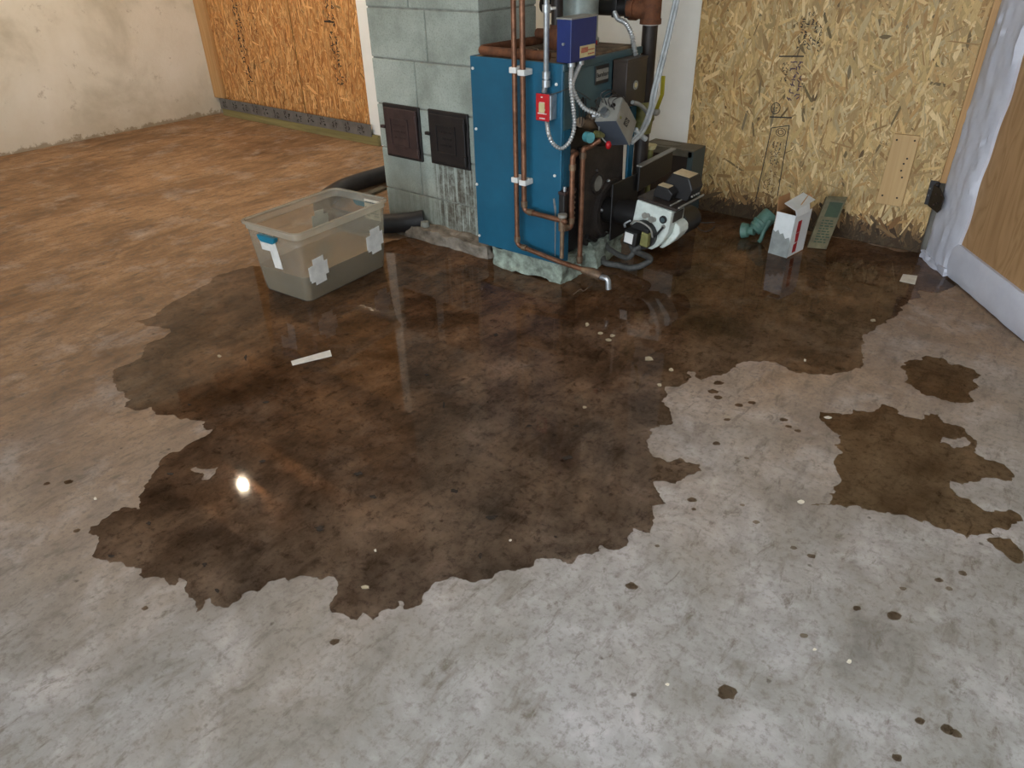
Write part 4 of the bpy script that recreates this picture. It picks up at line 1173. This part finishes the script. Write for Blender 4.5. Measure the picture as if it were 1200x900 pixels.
# ------------------------------------------------------------------ things by the strand board
# white carton
V = fl(922, 303); V.z = .002
ca = Vector((-.9873, .1578, 0)).normalized(); cb = Vector((.1587, .9873, 0)).normalized()
la, lb_, hb = .098, .150, .198
lean = Vector((0, .018, 0))
box = thing('open_carton', tuple(V + ca * la / 2 + cb * lb_ / 2), 'small white cardboard carton, flaps open, bottom wet grey, red stripe', 'carton')
def cp(a, b, z): return V + ca * a + cb * b + Vector((0, 0, z)) + lean * (z / hb)
up_ = lambda z: Vector((0, 0, z))
def panel(p0, p1, z0, z1, mat, inward, name, parent=box, th=.003):
    a = [cp(*p0, z0), cp(*p1, z0), cp(*p1, z1), cp(*p0, z1)]
    return MB().prism(a, inward * th).build(name, M[mat], parent)
fr = panel((0, 0), (la, 0), 0, hb, 'carton_white', cb, 'front_panel')
ri = panel((0, 0), (0, lb_), 0, hb, 'carton_white', ca, 'side_panel')
panel((la, 0), (la, lb_), 0, hb, 'carton_in', -ca, 'side_panel')
panel((0, lb_), (la, lb_), 0, hb, 'carton_in', -cb, 'back_panel')
MB().prism([cp(0, 0, 0), cp(la, 0, 0), cp(la, lb_, 0), cp(0, lb_, 0)], up_(.003)).build('bottom', M['carton_in'], box)
ws = [(0, .0), (la, .0), (la, .115), (la * .85, .105), (la * .72, .118), (la * .6, .10), (la * .45, .108), (la * .3, .085), (la * .12, .095), (0, .07)]
MB().prism([cp(a, -.0006, z) for a, z in ws], -cb * .0006).build('wet_stain', M['carton_wet'], fr)
for k, (z0, z1) in enumerate(((.015, .062), (.064, .108), (.110, .165))):
    MB().prism([cp(-.0006, .035 + .006 * (k == 1), z0), cp(-.0006, .068, z0), cp(-.0006, .068, z1), cp(-.0006, .035, z1 - .006 * (k == 0))], -ca * .0006).build('red_stripe', M['carton_red'], ri)
MB().prism([cp(la, .0, hb), cp(la, lb_ * .75, hb), cp(la + .012, lb_ * .75, hb + .06), cp(la + .012, .01, hb + .06)], -ca * .003).build('flap', M['carton_in'], box)
MB().prism([cp(.02, lb_, hb), cp(la * .9, lb_, hb), cp(la * .8, lb_ + .035, hb + .05), cp(.03, lb_ + .035, hb + .05)], -cb * .003).build('flap', M['carton_in'], box)
MB().prism([cp(-.002, .0, hb - .005), cp(-.002, lb_ * .8, hb - .005), cp(.008, lb_ * .8, hb + .030), cp(.008, -.002, hb + .022)], -ca * .003).build('flap', M['carton_white'], box)
MB().prism([cp(.006, -.004, hb + .022), cp(.006, lb_ + .02, hb + .034), cp(.075, lb_ + .03, hb + .05), cp(.078, .02, hb + .035)][::-1], up_(.003)).build('flap', M['carton_white'], box)
MB().prism([cp(.012, lb_ * .30, hb + .037), cp(.012, lb_ * .38, hb + .038), cp(.045, lb_ + .05, hb + .066), cp(.041, lb_ + .045, hb + .066)][::-1], up_(.004)).build('wood_stick', M['stud'], box)
# cream and green carton leaning behind it
q0 = Vector((-.935, 3.47, .0)); ang = math.radians(18)
g2 = thing('leaning_carton', (-.86, 3.53, 0), 'flat cream carton with green printed panels leaning behind the white carton', 'carton')
ua = Vector((math.cos(ang), math.sin(ang), 0)); ub = Vector((-math.sin(ang), math.cos(ang), 0))
upv = (Vector((0, 0, 1)) * .93 + ub * .22 + ua * .17).normalized()
Q = Vector((-.93, 3.44, .004))
def gp(u, v, w=0): return Q + ua * u + upv * v + ub * w
MB().prism([gp(0, 0), gp(.088, 0), gp(.088, .235), gp(0, .235)], ub * .045).build('body', M['carton_cream'], g2, bevel=.002)
MB().prism([gp(.022, .155, -.0006), gp(.080, .155, -.0006), gp(.080, .225, -.0006), gp(.022, .225, -.0006)], -ub * .0006).build('green_panel', M['carton_green'], g2)
g = MB()
rr = random.Random(8)
for k in range(9):
    v0 = .03 + k * .013
    u = .02
    while u < .066:
        L_ = rr.uniform(.008, .022); g.prism([gp(u, v0, -.0006), gp(u + L_, v0, -.0006), gp(u + L_, v0 + .006, -.0006), gp(u, v0 + .006, -.0006)], -ub * .0006); u += L_ + .005
g.build('print', M['carton_green'], g2)
MB().prism([gp(0, .235), gp(.088, .235), gp(.090, .25, .01), gp(.006, .248, .01)], ub * .002).build('top_flap', M['carton_cream'], g2)
# teal pump
pp = thing('utility_pump', (-1.17, 3.50, 0), 'teal plastic utility pump lying tilted against the white carton', 'pump')
a_ = fl(884, 270, .045); b_ = fl(904, 250, .125)
d_ = (b_ - a_).normalized()
MB().tube([a_, a_ + d_ * .012, a_ + d_ * .015, b_ - d_ * .01, b_], [.030, .036, .040, .042, .036], 22).build('barrel', M['pump'], pp, smooth=True)
MB().tube([a_ + d_ * .030, a_ + d_ * .036, a_ + d_ * .048, a_ + d_ * .054], [.038, .045, .045, .039], 22).build('clamp_band', M['pump'], pp, smooth=True)
c_ = fl(872, 270, .035)
MB().tube([a_ - d_ * .0, a_ + (c_ - a_) * .45, a_ + (c_ - a_) * .6, a_ + (c_ - a_) * 1.15], [.024, .022, .034, .040], 16).build('intake_cap', M['pump'], pp, smooth=True)
sd = d_.cross(Vector((0, 0, 1))).normalized()
for s_ in (-.2, .6):
    q = a_ + sd * .03 * s_ - d_ * .004 + Vector((0, 0, .034))
    MB().prism([q - sd * .010, q + sd * .010, q + sd * .010 + d_ * .022, q - sd * .010 + d_ * .022], (0, 0, .007)).build('clip', M['aqua'], pp, bevel=.002)
q0 = a_ + sd * .045 + d_ * .02; arc = []
ft = Vector((q0.x, q0.y - .02, .006))
arc = smooth_path([q0 + d_ * .05 + Vector((0, 0, .01)), q0 + Vector((.01, 0, .0)), ft + Vector((.005, .01, .012)), ft], 6)
MB().tube(arc, .010, 10).build('foot_arch', M['pump'], pp, smooth=True)
# thin wire ring on the wet floor right of the burner
pts = [fl(827 + 12 * math.cos(t), 264 + 5 * math.sin(t) - 2 * math.cos(2 * t), .006) for t in [PI * .15 + 1.7 * PI * k / 16 for k in range(17)]]
tag(MB().tube(smooth_path(pts, 3), .002, 6).build('wire_loop', M['hose_grey'], None, smooth=True), 'thin wire loop on wet floor between burner and teal pump', 'wire')

# board nailed on the strand board
bd = thing('nailed_board', (-.665, YO, .2), 'short pale pine board nailed flat on the yellowish strand board', 'board')
yb = YO - .002
ptl = [ony(1027, 237, yb), ony(1057, 242, yb), ony(1079, 159, yb), ony(1049, 156, yb)]
MB().prism(ptl, (0, -.014, 0)).build('plank', M['board'], bd, bevel=.002)
for (px, py) in ((1051, 164), (1072, 165), (1063, 186), (1059, 192), (1056, 200), (1057, 208), (1034, 229), (1051, 232)):
    p = ony(px, py, yb - .015); MB().cyl(p + Vector((0, .002, 0)), p - Vector((0, .001, 0)), .0042, 10).build('nail_head', M['dark_bit'], bd)

# ------------------------------------------------------------------ wrapped door
th = math.radians(-54.82)
du = Vector((math.cos(th), math.sin(th), 0)); dnr = Vector((-du.y, du.x, 0))   # dnr points behind the leaf
D0 = Vector((-.465, 3.655, 0))
door = thing('wrapped_door', tuple(D0), 'open plywood door edged in crinkled white plastic wrap beside the strand board', 'door')
def dp(u, z, w=0): return D0 + du * u + Vector((0, 0, z)) + dnr * w
MB().prism([dp(.2, .05, .012), dp(1.10, .05, .012), dp(1.10, 2.2, .012), dp(.2, 2.2, .012)], dnr * .03).build('plywood_panel', M['ply'], door)
def wrapped(u0, u1, z0, z1, nu, nz, seed, amp, name, edge=0.0):
    mb = MB(); idx = {}
    loops = []
    for k in range(nz + 1):
        z = z0 + (z1 - z0) * k / nz
        lp = []
        for i in range(nu + 1):
            f = i / nu
            u = u0 + (u1 - u0) * f
            e = edge * noise.noise(Vector((z * 6, seed, 0))) * (f if nz > nu else 0)
            w = -.012 * math.sin(PI * min(1, max(0, f))) ** .5 - amp * abs(noise.noise(Vector((u * 22, z * 5 + u * 14, seed)))) - amp * .6 * noise.noise(Vector((u * 40 + z * 20, z * 9, seed + 3)))
            if nz <= nu:
                g_ = k / nz; w = -.012 * math.sin(PI * g_) ** .5 - amp * .5 * abs(noise.noise(Vector((u * 9, z * 40, seed))))
            if f in (0, 1) and nz > nu: w = .0
            lp.append(dp(u + e, z, w))
        # back of the wrap
        lp += [dp(u1, z, .045), dp(u0, z, .045)]
        loops.append(lp)
    mb.loft(loops)
    return mb.build(name, M['wrap'], door, smooth=True)
wrapped(.018, .262, .012, 2.2, 14, 120, 2.0, .014, 'wrapped_stile', .03)
wrapped(.245, 1.10, .010, .155, 40, 8, 6.0, .010, 'wrapped_rail')
wrapped(.90, 1.12, .16, 2.2, 10, 80, 9.0, .012, 'wrapped_stile', .02)
# rumpled plastic at the foot of the stile
lumpy(0, .25, -.012, .03, .004, .032, 8, .008, 30, 4.0)
mb = lumpy(0, .23, -.020, .03, .003, .036, 10, .010, 26, 4.0)
mb.v = [dp(p.x + .02, p.z, p.y) for p in mb.v]
mb.build('rumpled_hem', M['wrap'], door, smooth=True)
# hinge: leaf on the board, knuckle, leaf on the door
hg = thing('black_hinge', (-.48, 3.65, .23), 'black steel door hinge screwed between strand board and wrapped door', 'hinge')
yh = YO - .003
pq = [ony(1083, 239, yh), ony(1094, 241, yh), ony(1103, 213, yh), ony(1091, 211, yh)]
l1 = MB().prism(pq, (0, -.004, 0)).build('leaf', M['iron_black'], hg, bevel=.001)
u0, z0, z1 = .03, .235, .335
MB().prism([dp(-.015, z0, -.03), dp(.080, z0 - .002, -.03), dp(.098, z0 + .02, -.03), dp(.098, z1 - .03, -.03), dp(.05, z1 - .004, -.03), dp(-.015, z1 - .004, -.03)], -dnr * .004).build('leaf', M['iron_black'], hg, bevel=.001)
MB().cyl((-.487, 3.642, .235), (-.487, 3.642, .338), .009, 12).build('knuckle', M['iron_black'], hg, smooth=True)
for (px, py) in ((1090, 221), (1088, 229)):
    MB().sphere(ony(px, py, yh - .005), .004, 8, 6).build('screw', M['steel'], l1, smooth=True)
for (uu, zz) in ((.03, .30), (.06, .27), (.075, .31), (.035, .255)):
    MB().sphere(dp(uu, zz, -.035), .004, 8, 6).build('screw', M['iron_brown'], hg, smooth=True)

# ------------------------------------------------------------------ water on the floor
def fractal(poly, amp, lim, rnd):
    pts = [Vector((p.x, p.y, 0)) for p in poly]
    for it in range(6):
        out = []; ch = False
        n = len(pts)
        for i in range(n):
            a, b = pts[i], pts[(i + 1) % n]
            out.append(a)
            L = (b - a).length
            if L > lim:
                ch = True
                d = (b - a) / L
                out.append((a + b) / 2 + Vector((-d.y, d.x, 0)) * max(-.03, min(.03, rnd.gauss(0, amp) * L)))
        pts = out
        if not ch: break
    return pts
def film(outer, holes, z, mat, name, amp=.10, lim=.012, seed=1, parent=None):
    rnd = random.Random(seed)
    lo = [fractal(outer, amp, lim, rnd)] + [fractal(h_, amp, lim, rnd) for h_ in holes]
    tri = tessellate_polygon([[Vector((p.x, p.y, 0)) for p in l] for l in lo])
    flat = [p for l in lo for p in l]
    mb = MB()
    mb.v = [Vector((p.x, p.y, z)) for p in flat]
    mb.f = [tuple(t_) for t_ in tri]
    # feathered rim down to the concrete
    o = 0
    for l in lo:
        n = len(l); k = len(mb.v)
        mb.v += [Vector((p.x, p.y, .0002)) for p in l]
        for i in range(n):
            mb.f.append((o + i, o + (i + 1) % n, k + (i + 1) % n, k + i))
        o += n
    return mb.build(name, mat, parent)
PX = [(296, 312), (275, 317), (257, 322), (247, 330), (233, 338), (207, 352), (190, 363), (158, 377), (177, 382), (200, 385), (197, 392), (173, 403), (165, 420), (148, 428), (133, 435), (133, 447),
      (145, 460), (155, 468), (146, 477), (178, 477), (182, 485), (205, 487), (212, 492), (233, 493), (253, 503), (243, 510), (223, 520), (190, 538), (187, 547), (172, 567), (170, 573), (164, 597), (128, 605), (117, 614), (106, 618), (113, 627), (113, 642), (108, 652), (125, 656), (147, 664), (166, 666), (163, 674), (193, 677), (197, 684), (206, 686), (210, 677), (217, 680), (221, 697), (230, 718), (238, 703), (246, 701), (253, 711), (281, 703), (291, 693), (314, 682), (334, 677), (338, 681), (366, 677), (385, 675), (397, 686), (395, 697), (387, 707), (389, 718), (406, 722), (418, 727), (425, 718), (437, 727), (463, 714), (466, 705), (472, 705), (473, 714), (493, 709), (497, 695), (510, 682), (550, 682), (577, 678), (580, 672), (622, 665), (629, 655), (650, 654), (671, 661), (694, 650), (703, 639), (735, 631), (742, 619), (762, 625), (765, 616), (764, 593), (780, 590), (765, 565), (792, 567), (803, 559), (822, 552), (820, 544), (803, 542), (797, 537), (764, 535), (762, 503), (773, 498), (788, 497), (787, 490), (775, 470), (780, 453), (800, 450), (810, 443), (806, 435), (814, 436), (822, 446), (850, 438), (863, 427), (880, 423), (913, 427), (933, 437), (973, 440), (1000, 433), (1013, 420), (1013, 403), (1018, 390), (1047, 373), (1053, 360), (1073, 350), (1077, 340), (1100, 343), (1118, 336), (1108, 325), (1084, 306)]
outer = [fl(a, b) for a, b in PX]
outer += [Vector((-.46, 3.70, 0)), Vector((-1.2, 3.70, 0)), Vector((-1.72, 3.70, 0)), Vector((-2.0, 3.45, 0)), Vector((-2.1, 3.05, 0)), Vector((-2.06, 2.70, 0)), Vector((-2.10, 2.46, 0)), Vector((-2.40, 2.46, 0)), Vector((-2.62, 2.44, 0))]
outer += [fl(a, b) for a, b in ((474, 279), (456, 284), (430, 300), (380, 318), (335, 318))]
hole1 = [fl(a, b) for a, b in ((223, 550), (230, 547), (238, 550), (246, 550), (257, 548), (252, 556), (243, 563), (236, 563), (238, 555), (228, 554))]
pud = film(outer, [hole1], .0016, M['film'], 'puddle', .13, .010, 3)
tag(pud, 'large dark water puddle spreading from the boiler across the concrete', 'puddle')
D1 = [(1000, 480), (1040, 476), (1070, 490), (1100, 486), (1125, 500), (1145, 520), (1160, 540), (1180, 548), (1188, 556), (1175, 563), (1150, 560), (1128, 568), (1112, 563), (1120, 578), (1140, 590), (1165, 600), (1185, 598), (1197, 606), (1185, 616), (1150, 626), (1110, 620), (1075, 610), (1040, 600), (1010, 596), (985, 592), (950, 592), (975, 586), (980, 576), (985, 560), (978, 545), (988, 530), (985, 515), (970, 500), (960, 490), (975, 484)]
h1 = [fl(a, b) for a, b in ((1106, 512), (1130, 512), (1134, 523), (1118, 526))]
tag(film([fl(a, b) for a, b in D1], [h1], .0009, M['damp'], 'damp_patch', .16, .010, 5), 'large brown damp patch on concrete right of the puddle', 'damp patch')
D2 = [(1055, 430), (1066, 422), (1085, 417), (1105, 420), (1115, 428), (1138, 432), (1149, 441), (1146, 452), (1138, 458), (1140, 468), (1120, 473), (1098, 466), (1078, 458), (1060, 448)]
tag(film([fl(a, b) for a, b in D2], [], .0009, M['damp'], 'damp_patch', .14, .010, 6), 'small dark damp patch between the big patch and door rail', 'damp patch')
D3 = [(1156, 632), (1172, 630), (1192, 640), (1199, 652), (1190, 660), (1176, 648)]
tag(film([fl(a, b) for a, b in D3], [], .0009, M['damp'], 'damp_patch', .14, .010, 8), 'tiny damp patch at the right picture edge below big patch', 'damp patch')
drops = [(842, 449, 6), (836, 459, 6), (841, 466, 5), (866, 475, 5), (881, 472, 5), (852, 492, 4), (840, 520, 5), (875, 537, 3), (811, 586, 6), (740, 687, 7), (813, 597, 3), (870, 592, 3), (886, 612, 4), (918, 492, 5), (924, 500, 4), (935, 505, 4), (1004, 713, 5), (1048, 722, 8), (951, 652, 5), (930, 642, 4), (852, 812, 12), (1110, 855, 8), (1120, 860, 7), (1078, 845, 6), (1051, 888, 6), (770, 640, 3), (942, 745, 5), (80, 565, 5), (55, 567, 4), (90, 622, 4), (170, 713, 4), (392, 752, 6), (1100, 680, 5), (1112, 690, 4), (1128, 672, 5), (1058, 690, 4)]
mb = MB(); rr = random.Random(2)
for (px, py, r_) in drops:
    c = fl(px, py); c2 = fl(px + r_, py); R0 = (c2 - c).length
    n = 12; ph = rr.uniform(0, PI)
    lp = []
    for i in range(n):
        t_ = 2 * PI * i / n
        q = Vector((math.cos(t_) * R0 * rr.uniform(.8, 1.2), math.sin(t_) * R0 * rr.uniform(.6, .95), 0))
        lp.append(c + Matrix.Rotation(.68, 3, 'Z') @ q + Vector((0, 0, .0008)))
    o = len(mb.v); mb.v += lp; mb.f.append(tuple(range(o, o + n)))
dsp = mb.build('damp_spots', M['spot'])
tag(dsp, 'scattered dark damp drips on the pale concrete around the puddle', 'damp spots', None, 'stuff')

# ------------------------------------------------------------------ scraps on the floor
p = [fl(341, 424), fl(343, 429), fl(389, 418), fl(387, 411)]
tag(MB().prism([q + Vector((0, 0, .002)) for q in p], (0, 0, .0015)).build('tape_strip', M['tape_white']), 'white strip of tape lying in the puddle in front of the tote', 'tape strip')
p = [fl(1054, 330), fl(1058, 322), fl(1075, 324), fl(1072, 334)]
tag(MB().prism([q + Vector((0, 0, .002)) for q in p], (0, 0, .0015)).build('paper_scrap', M['paper']), 'cream square scrap of paper on wet floor near the door', 'paper')
pts = [fl(672, 345, .006), fl(680, 339, .012), fl(684, 341, .008), fl(690, 336, .014), fl(694, 333, .006)]
tag(MB().tube(smooth_path(pts, 5), .0022, 6).build('wire_scrap', M['copper_dull'], None, smooth=True), 'short twisted wire scrap on the puddle under the faucet', 'wire')
flakes = [(760, 421, 8, 3, 'leaf'), (786, 434, 4, 2.5, 'leaf'), (773, 452, 4, 2.5, 'leaf'), (713, 399, 4, 2.5, 'leaf'), (717, 394, 4, 2, 'leaf'), (703, 391, 4, 2, 'leaf'), (688, 381, 3, 3, 'leaf'), (1023, 376, 4, 2, 'leaf'), (943, 423, 2, 2, 'paper'), (995, 776, 4, 3, 'paper'), (954, 762, 3, 2, 'paper'), (938, 589, 5, 3, 'paper'), (782, 803, 3, 2, 'paper'), (428, 689, 7, 2.5, 'leaf'), (440, 646, 2, 2, 'paper'), (598, 634, 2, 1.5, 'paper'), (257, 418, 3, 2, 'leaf'), (112, 585, 3, 2, 'paper'), (685, 478, 3, 2, 'leaf'), (970, 490, 5, 2, 'paper')]
for i, (px, py, w, h_, mt) in enumerate(flakes):
    rr = random.Random(100 + i)
    n = 9
    lp = [fl(px + w * .85 * math.cos(2 * PI * k / n) * rr.uniform(.55, 1.2), py + h_ * .8 * math.sin(2 * PI * k / n) * rr.uniform(.8, 1.15)) + Vector((0, 0, .0019)) for k in range(n)]
    o = MB().prism(lp, (0, 0, .0014)).build('floor_flake', M[mt])
    if px > 930 or py > 700 or px < 120:
        tag(o, 'small pale speck of debris on the dry concrete', 'debris', 'pale specks on dry concrete')
    else:
        tag(o, 'small pale flake lying in the dark puddle', 'debris', 'pale flakes in the puddle')
darks = [(520, 476, 2, 7), (581, 393, 5, 2.5), (665, 537, 7, 5), (577, 607, 9, 4), (374, 620, 8, 5), (438, 583, 6, 3), (563, 652, 3, 5), (651, 630, 3, 2), (308, 541, 6, 2), (175, 614, 4, 3), (240, 662, 4, 4), (500, 440, 4, 2), (620, 500, 5, 2), (675, 500, 5, 2), (312, 472, 7, 1.5), (222, 475, 4, 1.5), (288, 420, 3, 5), (255, 693, 4, 4), (130, 652, 6, 2.5), (200, 556, 5, 2), (420, 556, 8, 4), (533, 576, 7, 3)]
for i, (px, py, w, h_) in enumerate(darks):
    rr = random.Random(300 + i)
    n = 10
    lp = [fl(px + w * math.cos(2 * PI * k / n) * rr.uniform(.3, 1.0), py + h_ * .85 * math.sin(2 * PI * k / n) * rr.uniform(.3, 1.0)) + Vector((0, 0, .0019)) for k in range(n)]
    o = MB().prism(lp, (0, 0, .0016)).build('mud_crumb', M['dark_bit'])
    tag(o, 'dark crumb of dirt lying in the puddle', 'dirt', 'dark dirt crumbs in the puddle')

# ------------------------------------------------------------------ ceiling bulb of the room and added fill tubes (above the frame)
lp = thing('ceiling_lamp', (-4.50, 2.085, ZC), 'bare warm bulb in a white porcelain holder on the ceiling, mirrored in puddle', 'lamp')
MB().tube([(-4.50, 2.085, ZC + .2), (-4.50, 2.085, ZC + .0), (-4.50, 2.085, ZC + .0), (-4.50, 2.085, ZC - .03)], [.055, .055, .03, .026], 20).build('holder', M['porcelain'], lp, smooth=True)
MB().sphere((-4.50, 2.085, ZC - .070), .033, 18, 12, (1, 1, 1.25)).build('bulb', M['bulb'], lp, smooth=True)
for (x, y, lab) in ((-.35, -.45, 'added white tube light on the ceiling to brighten the near floor'), (.35, .75, 'added white tube light on the ceiling to brighten the door side')):
    tl = thing('added_tube_light', (x, y, ZC - .02), lab, 'lamp')  # unseen fill tubes, added to brighten the floor, boards and door
    MB().box(x - .62, x + .62, y - .06, y + .06, ZC - .045, ZC - .001).build('housing', M['white_clip'], tl, bevel=.004)
    for s_ in (-.03, .03):
        MB().cyl((x - .6, y + s_, ZC - .062), (x + .6, y + s_, ZC - .062), .014, 12).build('tube', M['tube'], tl, smooth=True)
